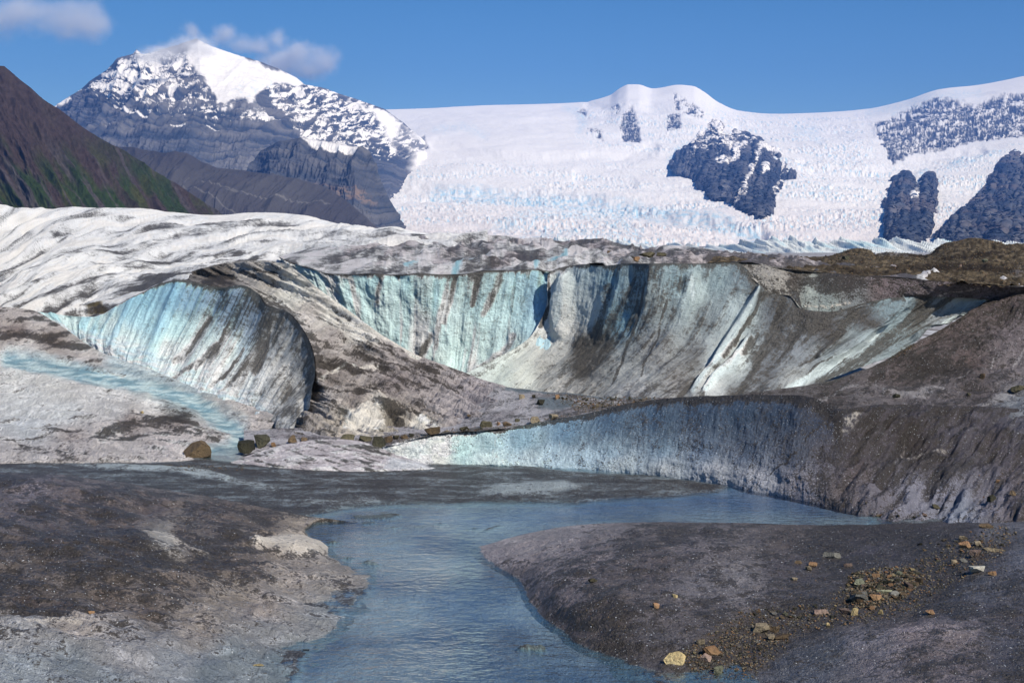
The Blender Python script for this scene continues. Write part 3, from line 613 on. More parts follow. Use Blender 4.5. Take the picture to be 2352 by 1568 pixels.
# ---- main cliff, left half: bright blue fluted ice
def flutes(c, sc=1.0, seed=0):
    return fbm(c.S * 1.1 * sc, c.T * 0.10, 3, 90 + seed), fbm(c.S * 4.2 * sc, c.T * 0.30, 4, 91 + seed, .6), fbm(c.S * 1.5, c.T * 1.2, 4, 92 + seed)
def rim_dirt(c, w0=.035, w1=.12, seed=0):
    n = fbm(c.S * 3.0, c.T * .25, 5, 95 + seed, .65)
    return sstep(w0 + w1 * np.clip(n + .1, 0, 1) * 1.6, 0.0, c.V)
def p_cliff_l(c):
    X, Y = c.X, c.Y; f1, f2, f3 = flutes(c)
    e = 0.25 + .75 * sstep(0, .06, c.V)
    c.d = (0.17 * f1 + 0.035 * f2 + 0.12 * f3) * e - 0.30 * rim_dirt(c) * 0
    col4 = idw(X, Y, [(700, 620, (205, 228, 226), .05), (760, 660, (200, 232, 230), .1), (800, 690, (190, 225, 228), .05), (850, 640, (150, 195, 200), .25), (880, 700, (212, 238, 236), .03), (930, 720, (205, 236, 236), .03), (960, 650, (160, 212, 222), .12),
        (985, 690, (150, 205, 218), .12), (1010, 760, (190, 225, 228), .10), (1045, 640, (110, 150, 155), .5), (1030, 700, (200, 225, 222), .12), (1075, 650, (160, 175, 165), .45), (1060, 760, (200, 225, 220), .1), (1090, 700, (150, 190, 195), .28),
        (1130, 650, (120, 155, 160), .42), (1150, 720, (165, 198, 200), .25), (1190, 680, (150, 192, 200), .2), (1215, 740, (170, 212, 220), .1), (1243, 690, (70, 140, 185), .0), (1240, 720, (70, 145, 190), .0), (1180, 790, (180, 200, 196), .22),  # deep blue points paint the shadow in the recess beside the corner
        (1120, 820, (175, 200, 195), .25), (1060, 830, (190, 220, 215), .12), (1000, 820, (205, 226, 218), .1), (950, 790, (200, 230, 226), .08), (1100, 870, (190, 200, 195), .3), (1235, 640, (120, 170, 185), .25)], 3.2, .8)
    sep = sstep(.12, .45, fbm(c.S * 2.2, c.T * .22, 4, 97)); fine = sstep(-.1, .35, f2 + .4 * fbm(c.S * 2.0, c.T * .5, 4, 98))
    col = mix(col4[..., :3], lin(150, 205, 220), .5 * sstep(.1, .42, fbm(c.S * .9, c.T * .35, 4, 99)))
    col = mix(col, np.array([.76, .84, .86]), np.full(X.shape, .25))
    a = col4[..., 3] * .85 + .26 * sep + .22 * sstep(.05, .3, fbm(c.S * .8, c.T * .08, 4, 105)) + .9 * rim_dirt(c, .02, .10)
    for pts, w, v in (([(1048, 630), (1040, 660), (1030, 700), (1020, 740)], 5, .5), ([(1100, 630), (1092, 665), (1085, 700)], 6, .6), ([(1150, 625), (1140, 660), (1110, 720)], 8, .45), ([(880, 632), (872, 660), (866, 700)], 5, .5),
                      ([(990, 770), (975, 800), (960, 826)], 7, .7), ([(1030, 640), (1012, 720), (1000, 800)], 5, .3), ([(1180, 770), (1150, 810), (1100, 850)], 8, .35)):
        a = a + v * stroke(X + 4 * fbm(X / 15, Y / 30, 3), Y, pts, w, w * 1.3)
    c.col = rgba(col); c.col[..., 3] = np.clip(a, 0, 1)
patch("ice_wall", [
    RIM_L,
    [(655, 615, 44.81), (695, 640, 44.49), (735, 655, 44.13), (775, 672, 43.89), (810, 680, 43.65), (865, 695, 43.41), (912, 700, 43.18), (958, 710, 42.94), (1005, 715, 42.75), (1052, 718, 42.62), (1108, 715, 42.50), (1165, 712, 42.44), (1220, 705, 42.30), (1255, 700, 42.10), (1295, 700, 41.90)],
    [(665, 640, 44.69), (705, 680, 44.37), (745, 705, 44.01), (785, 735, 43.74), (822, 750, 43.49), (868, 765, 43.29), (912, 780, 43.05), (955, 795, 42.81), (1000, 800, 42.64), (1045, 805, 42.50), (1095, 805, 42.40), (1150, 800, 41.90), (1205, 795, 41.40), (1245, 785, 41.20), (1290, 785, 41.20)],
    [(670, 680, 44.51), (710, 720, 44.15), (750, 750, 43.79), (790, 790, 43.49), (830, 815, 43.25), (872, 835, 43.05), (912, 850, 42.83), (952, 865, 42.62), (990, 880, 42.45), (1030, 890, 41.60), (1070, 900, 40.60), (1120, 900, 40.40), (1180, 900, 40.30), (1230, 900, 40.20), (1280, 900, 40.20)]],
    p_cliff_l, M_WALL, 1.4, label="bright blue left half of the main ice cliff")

# ---- main cliff, right half: dark grey flutes sweeping down to the left
def nearer_left(rows):
    return [[(x, y, D + (3.0 * min(1, max(0, (1500 - x) / 250)))) for x, y, D in r] for r in rows]
def p_cliff_r(c):
    X, Y = c.X, c.Y; f1, f2, f3 = flutes(c, .8, 20)
    e = 0.2 + .8 * sstep(0, .06, c.V)
    jx = X + 6 * fbm(X / 25, Y / 60, 4, 100); jy = Y + 6 * fbm(X / 30, Y / 30, 3, 101)
    ribs = np.zeros(X.shape)
    for pts, w, h in (([(1300, 650), (1290, 700), (1285, 760)], 24, .28), ([(1590, 640), (1590, 680), (1570, 720)], 20, .12), ([(1745, 670), (1690, 760), (1640, 850), (1590, 905)], 13, .45), ([(1722, 780), (1690, 840), (1620, 900)], 11, .4),
                      ([(2060, 690), (1960, 790), (1860, 860), (1760, 905)], 18, .5), ([(2250, 682), (2180, 730), (2100, 780)], 12, .35), ([(1930, 760), (1880, 820)], 9, .3)):
        ribs = np.maximum(ribs, h * stroke(X, Y, pts, w, w))
    c.d = (0.15 * f1 + 0.04 * f2 + 0.10 * f3) * e + ribs * .7 * sstep(.02, .3, 1 - c.V)
    right = sstep(1700, 1900, X)
    col4 = idw(X, Y, [(1285, 650, (225, 235, 232), .0), (1290, 720, (238, 240, 236), .0), (1300, 760, (225, 225, 220), .1), (1350, 640, (165, 190, 200), .12), (1340, 700, (190, 205, 208), .1), (1400, 650, (105, 150, 170), .25), (1420, 740, (110, 160, 178), .22), (1460, 640, (125, 152, 162), .3),
        (1440, 850, (175, 178, 176), .25), (1500, 700, (135, 148, 150), .34), (1560, 650, (110, 140, 152), .25), (1590, 670, (185, 205, 205), .05), (1650, 640, (135, 160, 168), .2), (1620, 730, (120, 132, 138), .38), (1700, 640, (110, 130, 142), .35), (1740, 640, (70, 75, 80), .7),
        (1340, 840, (120, 115, 112), .55), (1330, 790, (90, 85, 80), .75), (1380, 800, (100, 98, 95), .6), (1260, 860, (180, 180, 176), .2), (1200, 870, (198, 205, 200), .12), (1150, 870, (196, 210, 205), .12), (1300, 890, (170, 168, 164), .35), (1500, 800, (150, 150, 150), .4), (1560, 880, (130, 128, 128), .42), (1450, 900, (170, 170, 172), .25),
        (1600, 820, (115, 118, 122), .45), (1700, 720, (185, 205, 212), .05), (1650, 830, (190, 205, 210), .03), (1690, 830, (200, 212, 212), .0), (1640, 890, (200, 205, 205), .1), (1780, 720, (85, 92, 102), .6), (1800, 780, (110, 118, 130), .48), (1760, 850, (92, 98, 108), .55), (1860, 720, (90, 94, 104), .6), (1900, 760, (75, 75, 84), .72),
        (1850, 830, (120, 128, 138), .4), (1980, 730, (62, 62, 72), .85), (2040, 720, (125, 150, 160), .3), (2080, 700, (130, 152, 162), .2), (1980, 790, (160, 178, 184), .1), (1900, 850, (150, 165, 170), .15), (1830, 885, (165, 170, 170), .2), (2150, 720, (140, 150, 158), .3), (2230, 690, (175, 185, 190), .1), (2120, 700, (45, 40, 38), .95), (1730, 890, (120, 125, 132), .4), (1690, 905, (70, 70, 76), .7)], 3.2, .8)
    st = sstep(-.02, .4, f2 + .8 * fbm(c.S * 1.0, c.T * .12, 4, 102))
    a = col4[..., 3] * .92 + .32 * st + .40 * sstep(.0, .3, fbm(c.S * .7 + .25 * c.T, c.T * .08, 4, 104)) * sstep(1300, 1420, X) + .85 * rim_dirt(c, .022, .09, 1)
    for pts, w, v in (([(1260, 632), (1262, 700), (1240, 750)], 4, .9), ([(1400, 660), (1385, 740), (1350, 820), (1300, 890)], 9, .45), ([(1330, 790), (1350, 810), (1340, 860)], 14, .4), ([(1480, 650), (1460, 740), (1420, 850), (1400, 885)], 2.5, .9), ([(1530, 690), (1510, 770), (1470, 860)], 2.5, .6),
                      ([(1450, 640), (1430, 700)], 4, .6), ([(1760, 670), (1720, 740), (1660, 830), (1600, 880), (1560, 910)], 4, 1.0), ([(1740, 770), (1700, 830), (1640, 890), (1610, 912)], 4, .9), ([(1800, 690), (1770, 770), (1730, 850), (1690, 905)], 7, .7),
                      ([(1850, 720), (1830, 770), (1790, 830)], 5, .4), ([(2100, 730), (2010, 800), (1920, 860), (1850, 905)], 3, 1), ([(2110, 700), (2060, 760), (1960, 830)], 4, .7), ([(1960, 720), (1900, 790), (1830, 850)], 8, .4), ([(1900, 840), (1840, 880), (1790, 905)], 3, .8)):
        a = a + v * stroke(jx, jy, pts, w, w * 1.4)
    pale = np.zeros(X.shape)
    for pts, w in (([(1742, 672), (1690, 765), (1640, 850), (1592, 902)], 9), ([(1715, 795), (1690, 845), (1620, 902)], 9), ([(2040, 740), (1990, 790), (1900, 850), (1820, 895)], 8), ([(2270, 682), (2200, 725), (2130, 765)], 5), ([(1900, 850), (1850, 875), (1780, 905)], 4), ([(1290, 640), (1292, 700), (1284, 750)], 13), ([(1590, 640), (1592, 690)], 7), ([(1850, 905), (1900, 880)], 4)):
        pale = np.maximum(pale, stroke(X, Y, pts, w, w * .7))
    cg = col4[..., :3].mean(-1, keepdims=True) * np.array([.97, 1.0, 1.03])
    col = mix((col4[..., :3] * .75 + cg * .25) * .82, lin(205, 218, 220), pale * .8); a = a * (1 - .8 * pale)
    c.col = rgba(col); c.col[..., 3] = np.clip(a, 0, 1)
patch("ice_wall", nearer_left([
    RIM_R[:4] + [(1390, 610, 39.3), (1440, 605, 39.2), (1500, 605, 38.9), (1600, 605, 38.6), (1690, 603, 38.4), (1735, 640, 38.1), (1765, 664, 37.9), (1830, 669, 37.7), (1845, 708, 37.4), (1900, 716, 37.3), (1990, 695, 37.8), (2110, 673, 38.6), (2200, 676, 39.3), (2300, 678, 40)],
    [(1256, 690, 38.8), (1264, 690, 38.9), (1290, 690, 38.9), (1330, 690, 38.9), (1375, 695, 38.8), (1425, 695, 38.6), (1485, 695, 38.4), (1575, 700, 38.1), (1655, 700, 37.9), (1700, 725, 37.7), (1735, 740, 37.6), (1780, 745, 37.4), (1815, 765, 37.1), (1860, 770, 37), (1940, 755, 37.5), (2040, 735, 38.3), (2130, 730, 39), (2230, 712, 39.8)],
    [(1225, 765, 38.2), (1240, 770, 38.3), (1265, 775, 38.4), (1302, 780, 38.4), (1340, 785, 38.3), (1385, 790, 38.1), (1440, 790, 37.8), (1525, 795, 37.5), (1600, 800, 37.3), (1650, 810, 37.1), (1690, 815, 37), (1730, 820, 36.8), (1765, 825, 36.6), (1805, 830, 36.5), (1880, 815, 36.9), (1980, 790, 37.6), (2070, 770, 38.3), (2170, 748, 39.2)],
    [(1130, 828, 37.2), (1150, 845, 37.2), (1180, 850, 37.2), (1215, 855, 37.3), (1255, 860, 37.2), (1305, 862, 37.1), (1360, 865, 36.9), (1440, 868, 36.7), (1510, 870, 36.5), (1570, 875, 36.3), (1620, 878, 36.2), (1665, 880, 36), (1700, 880, 35.9), (1745, 880, 35.9), (1820, 868, 36.1), (1920, 840, 36.8), (2010, 810, 37.5), (2110, 780, 38.4)],
    [(1020, 880, 36.5), (1060, 925, 35.9), (1100, 925, 35.8), (1145, 925, 35.8), (1190, 925, 35.7), (1240, 925, 35.7), (1295, 925, 35.6), (1370, 925, 35.5), (1440, 925, 35.4), (1500, 925, 35.2), (1550, 925, 35.1), (1600, 925, 35), (1640, 925, 34.9), (1690, 925, 34.9), (1770, 915, 35), (1870, 885, 35.8), (1960, 850, 36.8), (2060, 815, 37.8)]]),
    p_cliff_r, M_WALL, 1.4, label="dark fluted right half of the main ice cliff")

# ---- dark ice shelf between the moraine and the flutes
def p_shelf(c):
    X, Y = c.X, c.Y; n = fbm(c.S * 1.0, c.T * .8, 5, 110)
    c.d = .14 * n * tame(c, .1) * (.2 + .8 * sstep(0, .2, 1 - c.V))
    col4 = idw(X, Y, [(1760, 620, (150, 148, 146), .2), (1790, 640, (160, 158, 155), .15), (1830, 640, (70, 62, 58), .75), (1900, 640, (50, 44, 42), .9), (1860, 680, (150, 160, 160), .2), (1900, 695, (130, 142, 145), .25), (1960, 690, (105, 112, 118), .4),
        (1950, 640, (62, 52, 52), .8), (2050, 660, (92, 84, 92), .5), (2150, 650, (96, 88, 96), .45), (2300, 670, (96, 90, 100), .45), (2020, 640, (90, 80, 84), .5), (2350, 690, (90, 84, 92), .5), (2200, 675, (90, 82, 88), .5)], 3.2, .6)
    a = col4[..., 3] + .7 * sstep(.06, .0, c.V) + .5 * stroke(X, Y, [(1720, 605), (1745, 650), (1768, 668), (1835, 672)], 5, 6)
    a = a + .9 * poly(X + 14 * fbm(X / 20, Y / 12, 4, 111), Y + 9 * fbm(X / 16, Y / 12, 4, 112), [(1850, 635), (1960, 640), (1990, 652), (1940, 668), (1880, 672), (1860, 655)], 12) * .7
    pale = .6 * np.maximum(stroke(X, Y + 4 * fbm(X / 14, Y / 9, 4), [(2140, 686), (2180, 675), (2250, 662)], 1.5, 2.5), stroke(X, Y + 4 * fbm(X / 14, Y / 9, 4), [(1850, 700), (1900, 706), (1950, 695)], 2, 4)) * sstep(-.2, .2, fbm(X / 9, Y / 6, 4, 405))
    c.col = rgba(mix(col4[..., :3], lin(215, 205, 195), pale)); c.col[..., 3] = np.clip(a * (1 - .8 * pale), 0, 1)
patch("ice_slope", [
    [(1690, 600, 38.7), (1735, 604, 38.6), (1790, 613, 38.4), (1850, 622, 38.2), (1925, 628, 38.1), (2000, 634, 38.1), (2100, 641, 38.2), (2200, 648, 38.6), (2340, 657, 39), (2480, 664, 39.1)],
    [(1715, 625, 38.3), (1755, 635, 38.0), (1800, 642, 37.9), (1845, 655, 37.8), (1900, 662, 37.7), (1990, 662, 37.9), (2100, 662, 38.3), (2200, 664, 38.8), (2340, 672, 39.4), (2480, 676, 39.6)],
    [(1740, 655, 38.0), (1768, 675, 37.85), (1810, 678, 37.65), (1843, 710, 37.4), (1900, 722, 37.3), (1990, 702, 37.8), (2100, 680, 38.5), (2200, 684, 39.1), (2340, 690, 39.7), (2480, 690, 40)]],
    p_shelf, M_MOUND, 1.5, label="dark ice shelf between the moraine and the fluted wall")

# ---- brown hill of dirty ice at the right
def p_hill(c):
    X, Y = c.X, c.Y; n = fbm(c.S * .5, c.T * .7, 5, 115)
    c.d = (.35 * n + .06 * fbm(c.S * 3, c.T * 3, 4, 116)) * (.2 + .8 * sstep(0, .06, c.V)) * (.2 + .8 * sstep(0, .04, c.U))
    col4 = idw(X, Y, [(2300, 690, (70, 62, 66), .6), (2200, 740, (74, 66, 68), .6), (2340, 760, (96, 90, 96), .4), (2150, 800, (78, 70, 72), .55), (2050, 840, (80, 72, 74), .55), (2120, 850, (48, 40, 38), .85), (2220, 830, (80, 70, 70), .55), (2320, 850, (105, 100, 105), .35),
        (1950, 870, (74, 70, 74), .55), (2000, 900, (100, 96, 100), .4), (1850, 900, (82, 80, 84), .45), (2150, 890, (100, 96, 100), .4), (2150, 930, (82, 78, 82), .5), (2250, 900, (70, 64, 66), .6), (2340, 920, (110, 116, 126), .3), (1900, 920, (70, 64, 64), .6)], 3)
    a = col4[..., 3]
    jx = X + 16 * fbm(X / 30, Y / 14, 4, 117); jy = Y + 7 * fbm(X / 24, Y / 14, 4, 118)
    for pts, w, v in (([(2090, 855), (2150, 842), (2230, 845)], 10, .6), ([(2010, 880), (2016, 840), (2020, 810)], 9, .3), ([(2130, 870), (2110, 830)], 4, .4), ([(2090, 790), (2030, 830), (1960, 850)], 6, .5), ([(2280, 690), (2250, 700), (2200, 740)], 5, .6), ([(2180, 770), (2080, 812), (2000, 835)], 4, .4), ([(1980, 925), (2000, 890)], 4, .4)):
        a = a + v * stroke(jx, jy, pts, w, w * 1.5)
    a = boost(a, 1.25, .5) + .9 * fbm((X * .55 + Y) / 9, (X - .55 * Y) / 60, 5, 119, .6) + .5 * fbm(X / 60, Y / 20, 5, 120, .6)
    pale = np.zeros(X.shape)
    for pts, w in (([(2190, 870), (2240, 850), (2300, 815)], 1.8), ([(2310, 850), (2330, 830), (2360, 800)], 3), ([(1880, 930), (1920, 905), (1970, 895)], 3), ([(2160, 905), (2100, 915), (2030, 910)], 4), ([(2250, 935), (2290, 910), (2352, 890)], 8), ([(1780, 925), (1740, 930)], 3), ([(2010, 900), (2012, 860)], 1.5)):
        pale = np.maximum(pale, stroke(jx, jy, pts, w, w))
    c.col = rgba(mix(col4[..., :3], lin(170, 170, 176), pale * .35)); c.col[..., 3] = np.clip(a * (1 - .3 * pale), 0, 1)
patch("ice_slope", [
    [(2285, 680, 39.5), (2320, 675, 39.3), (2380, 676, 39.1), (2480, 678, 39)],
    [(2185, 742, 38.9), (2240, 735, 38.7), (2340, 745, 38.1), (2480, 750, 37.9)],
    [(2095, 790, 37.9), (2180, 790, 37.7), (2320, 800, 37), (2480, 805, 36.8)],
    [(1990, 848, 36.6), (2110, 850, 36.2), (2280, 858, 35.3), (2480, 860, 35)],
    [(1880, 880, 35.6), (2050, 895, 34.9), (2250, 905, 33.8), (2480, 905, 33.4)],
    [(1700, 905, 34.8), (1950, 925, 33.4), (2200, 932, 32.4), (2480, 935, 32)],
    [(1640, 930, 34.0), (1900, 965, 31.5), (2150, 980, 30.8), (2480, 985, 30.5)]],
    p_hill, M_MOUND, 1.6, label="brown grit covered ice hill at the right")

# ---- moraine behind it
def p_moraine(c):
    X, Y, P = c.X, c.Y, c.P; x, y = P[..., 0], P[..., 1]
    peb = np.abs(fbm(x * 1.6, y * .8, 3, 120)); n = fbm(x / 4, y / 9, 4, 121)
    c.dz = (.30 * n + .20 * peb + .10 * fbm(x * 3, y * 1.6, 3, 122)) * tame(c, .06)
    g = np.clip(.5 + .9 * fbm(x * 2.2, y * 1.0, 4, 123, .7), 0, 1); s = n2(x * 4.0, y * 1.6, 124)
    col = mix(np.array([.045, .035, .024]), np.array([.21, .165, .11]), g * sstep(-.2, .5, s + .3 * g))
    col = mix(col, np.array([.022, .016, .012]), np.clip(poly(X + 20 * fbm(X / 60, Y / 8, 4), Y + 4 * fbm(X / 40, Y / 10, 4), [(2040, 618), (2200, 608), (2330, 612), (2360, 630), (2200, 628)], 6) + .9 * stroke(X, Y, [(2140, 598), (2240, 590), (2330, 580)], 4, 5) + .9 * stroke(X, Y, [(2125, 590), (2145, 578), (2160, 566)], 6, 5) + stroke(X, Y, [(2010, 585), (2060, 584), (2130, 588)], 4, 3) + .7 * stroke(X, Y, [(2300, 560), (2360, 562)], 5, 5) + .7 * stroke(X, Y, [(1900, 622), (2060, 628)], 3, 5), 0, 1) * .9)  # short stroke up the mound's left flank paints its shaded side
    ic = .6 * stroke(X, Y, [(2020, 588), (2060, 585), (2085, 588)], 2.5, 2.5); ic = np.maximum(ic, .5 * poly(X, Y, [(2310, 640), (2352, 610), (2480, 600), (2480, 650)], 10))
    col = mix(col, np.array([.30, .28, .28]), ic * sstep(-.3, .3, fbm(X / 12, Y / 6, 3, 125)) * .8)
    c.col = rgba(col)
M_MOR = far_mat("moraine_grit", 6.0, 0.9, 0.45, 0.12)
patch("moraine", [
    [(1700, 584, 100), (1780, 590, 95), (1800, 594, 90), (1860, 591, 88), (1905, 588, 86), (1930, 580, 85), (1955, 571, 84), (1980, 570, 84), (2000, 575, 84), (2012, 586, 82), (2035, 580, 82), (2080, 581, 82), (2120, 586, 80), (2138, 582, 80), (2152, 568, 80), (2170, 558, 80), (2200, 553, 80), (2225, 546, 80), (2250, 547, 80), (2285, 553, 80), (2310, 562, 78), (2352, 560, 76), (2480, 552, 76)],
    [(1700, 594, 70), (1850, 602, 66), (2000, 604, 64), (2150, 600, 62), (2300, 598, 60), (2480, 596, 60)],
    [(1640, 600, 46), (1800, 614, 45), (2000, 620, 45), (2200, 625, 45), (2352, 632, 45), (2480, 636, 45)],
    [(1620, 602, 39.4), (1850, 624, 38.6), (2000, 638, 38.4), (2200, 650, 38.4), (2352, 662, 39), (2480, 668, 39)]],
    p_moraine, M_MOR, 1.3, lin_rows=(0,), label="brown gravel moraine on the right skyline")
# ---- left bowl: curved fluted wall
def p_bowl(c):
    X, Y = c.X, c.Y; f1, f2, f3 = flutes(c, 1.2, 30)
    c.d = (.14 * f1 + .045 * f2 + .05 * f3) * (.2 + .8 * sstep(0, .05, c.V)) * (.3 + .7 * sstep(0, .1, 1 - c.V))
    col4 = idw(X, Y, [(160, 732, (190, 225, 225), .15), (220, 750, (195, 230, 228), .1), (260, 740, (205, 228, 222), .1), (300, 720, (150, 205, 222), .05), (330, 690, (130, 195, 218), .08), (350, 740, (165, 215, 228), .05), (390, 680, (110, 175, 205), .08), (400, 740, (175, 215, 225), .12), (440, 690, (120, 170, 198), .25),
        (460, 740, (165, 190, 202), .3), (500, 700, (98, 132, 160), .45), (540, 720, (95, 130, 158), .45), (580, 720, (95, 122, 148), .45), (290, 780, (205, 225, 228), .12), (380, 800, (200, 215, 222), .22), (450, 810, (190, 200, 208), .32), (520, 800, (175, 188, 200), .35), (560, 790, (150, 170, 188), .38), (420, 860, (205, 215, 222), .2),
        (500, 870, (205, 212, 220), .22), (560, 880, (195, 200, 205), .28), (620, 760, (150, 145, 140), .45), (660, 790, (150, 145, 139), .42), (640, 850, (165, 161, 157), .34), (600, 900, (172, 170, 168), .34), (700, 820, (90, 82, 77), .7), (660, 900, (100, 94, 90), .6), (620, 940, (125, 122, 124), .48), (610, 740, (70, 62, 58), .8)], 3.2, 1)
    st = sstep(-.05, .35, f2 + .6 * fbm(c.S * 1.6, c.T * .15, 4, 130))
    a = col4[..., 3] + .5 * fbm(X / 30, Y / 30, 4, 135) * sstep(600, 640, X) + .26 * st * sstep(380, 480, X) + 1.0 * rim_dirt(c, .03, .10, 3) * sstep(200, 330, X)
    for pts, w, v in (([(590, 680), (612, 720), (606, 790), (585, 850)], 9, .8), ([(560, 800), (520, 860), (480, 890)], 4, .7), ([(500, 790), (450, 840), (385, 872)], 5, .5), ([(570, 830), (540, 870), (500, 905)], 3, .6), ([(480, 730), (440, 790), (400, 830)], 6, .45), ([(530, 740), (500, 800), (450, 850)], 3, .6),
                      ([(650, 712), (695, 765), (720, 835), (706, 895)], 5, .8)):
        a = a + v * stroke(X + 5 * fbm(X / 18, Y / 25, 3), Y, pts, w, w * 1.3)
    col = col4[..., :3]; col = mix(col, lin(120, 190, 220), .5 * sstep(.05, .3, f1) * sstep(520, 380, X))
    col = mix(col, np.array([.74, .80, .83]), np.full(X.shape, .22))
    ap = sstep(.50, .86, c.V + .10 * fbm(X / 40, Y / 30, 4, 131)) * sstep(660, 560, X)
    col = mix(col, mix(lin(176, 198, 208), lin(205, 208, 212), sstep(-.2, .2, fbm(X / 26, Y / 8, 4, 132))), ap); a = a * (1 - ap) + ap * (.18 + .5 * fbm(X / 50, Y / 9, 5, 133))
    c.d = c.d + ap * .10 * fbm(X / 26, Y / 9, 4, 134)
    c.col = rgba(col); c.col[..., 3] = np.clip(a, 0, 1)
def under(rows):
    # steep above, flaring out at the foot
    rows = [rows[0]] + [[(x, y, D + dd * min(1, max(0, (k - 4) / 5))) for k, (x, y, D) in enumerate(r)] for r, dd in zip(rows[1:], (.38, .20, .0))]
    return rows + [[(x + 10, y + 26, D - .7) if k < 11 else (x + 12, y + 26 + 3 * (k - 10), D - .7 - .28 * (k - 10)) for k, (x, y, D) in enumerate(rows[-1])]]
BOWL_RIM = [(60, 712, 47.00), (130, 722, 46.25), (210, 728, 45.50), (285, 692, 44.75), (330, 670, 44.40), (370, 650, 44.00), (410, 643, 43.60), (460, 652, 43.00), (510, 660, 42.40), (555, 655, 41.75), (590, 672, 41.30), (610, 700, 40.90), (655, 714, 40.30), (690, 752, 39.60), (715, 800, 38.90), (724, 850, 38.30), (716, 895, 37.40), (712, 930, 36.90)]
patch("ice_wall", under([
    BOWL_RIM,
    [(62, 718, 46.75), (130, 728, 46.10), (203, 742, 45.30), (268, 728, 44.60), (305, 718, 44.20), (340, 712, 43.85), (378, 712, 43.45), (425, 728, 42.85), (470, 738, 42.30), (512, 742, 41.70), (548, 762, 41.25), (572, 785, 40.80), (612, 795, 40.15), (648, 822, 39.50), (680, 855, 38.80), (700, 880, 38.25), (700, 908, 37.50), (704, 945, 36.80)],
    [(68, 724, 46.50), (135, 736, 45.85), (198, 758, 45.00), (252, 762, 44.25), (285, 768, 43.75), (315, 775, 43.35), (345, 785, 42.90), (385, 805, 42.30), (422, 818, 41.75), (460, 828, 41.25), (495, 845, 40.75), (525, 860, 40.30), (570, 870, 39.75), (610, 885, 39.15), (645, 900, 38.60), (665, 918, 38.15), (675, 930, 37.40), (692, 965, 36.60)],
    [(80, 735, 46.00), (145, 750, 45.40), (195, 778, 44.50), (240, 800, 43.50), (268, 815, 42.90), (295, 835, 42.20), (322, 855, 41.60), (358, 880, 40.90), (392, 900, 40.40), (425, 915, 40.00), (460, 930, 39.60), (490, 945, 39.20), (535, 955, 38.80), (575, 965, 38.40), (605, 972, 38.05), (625, 978, 37.50), (640, 985, 37.00), (672, 1005, 36.20)]]),
    p_bowl, M_WALL, 1.3, label="curved blue fluted wall of the bowl at the left")

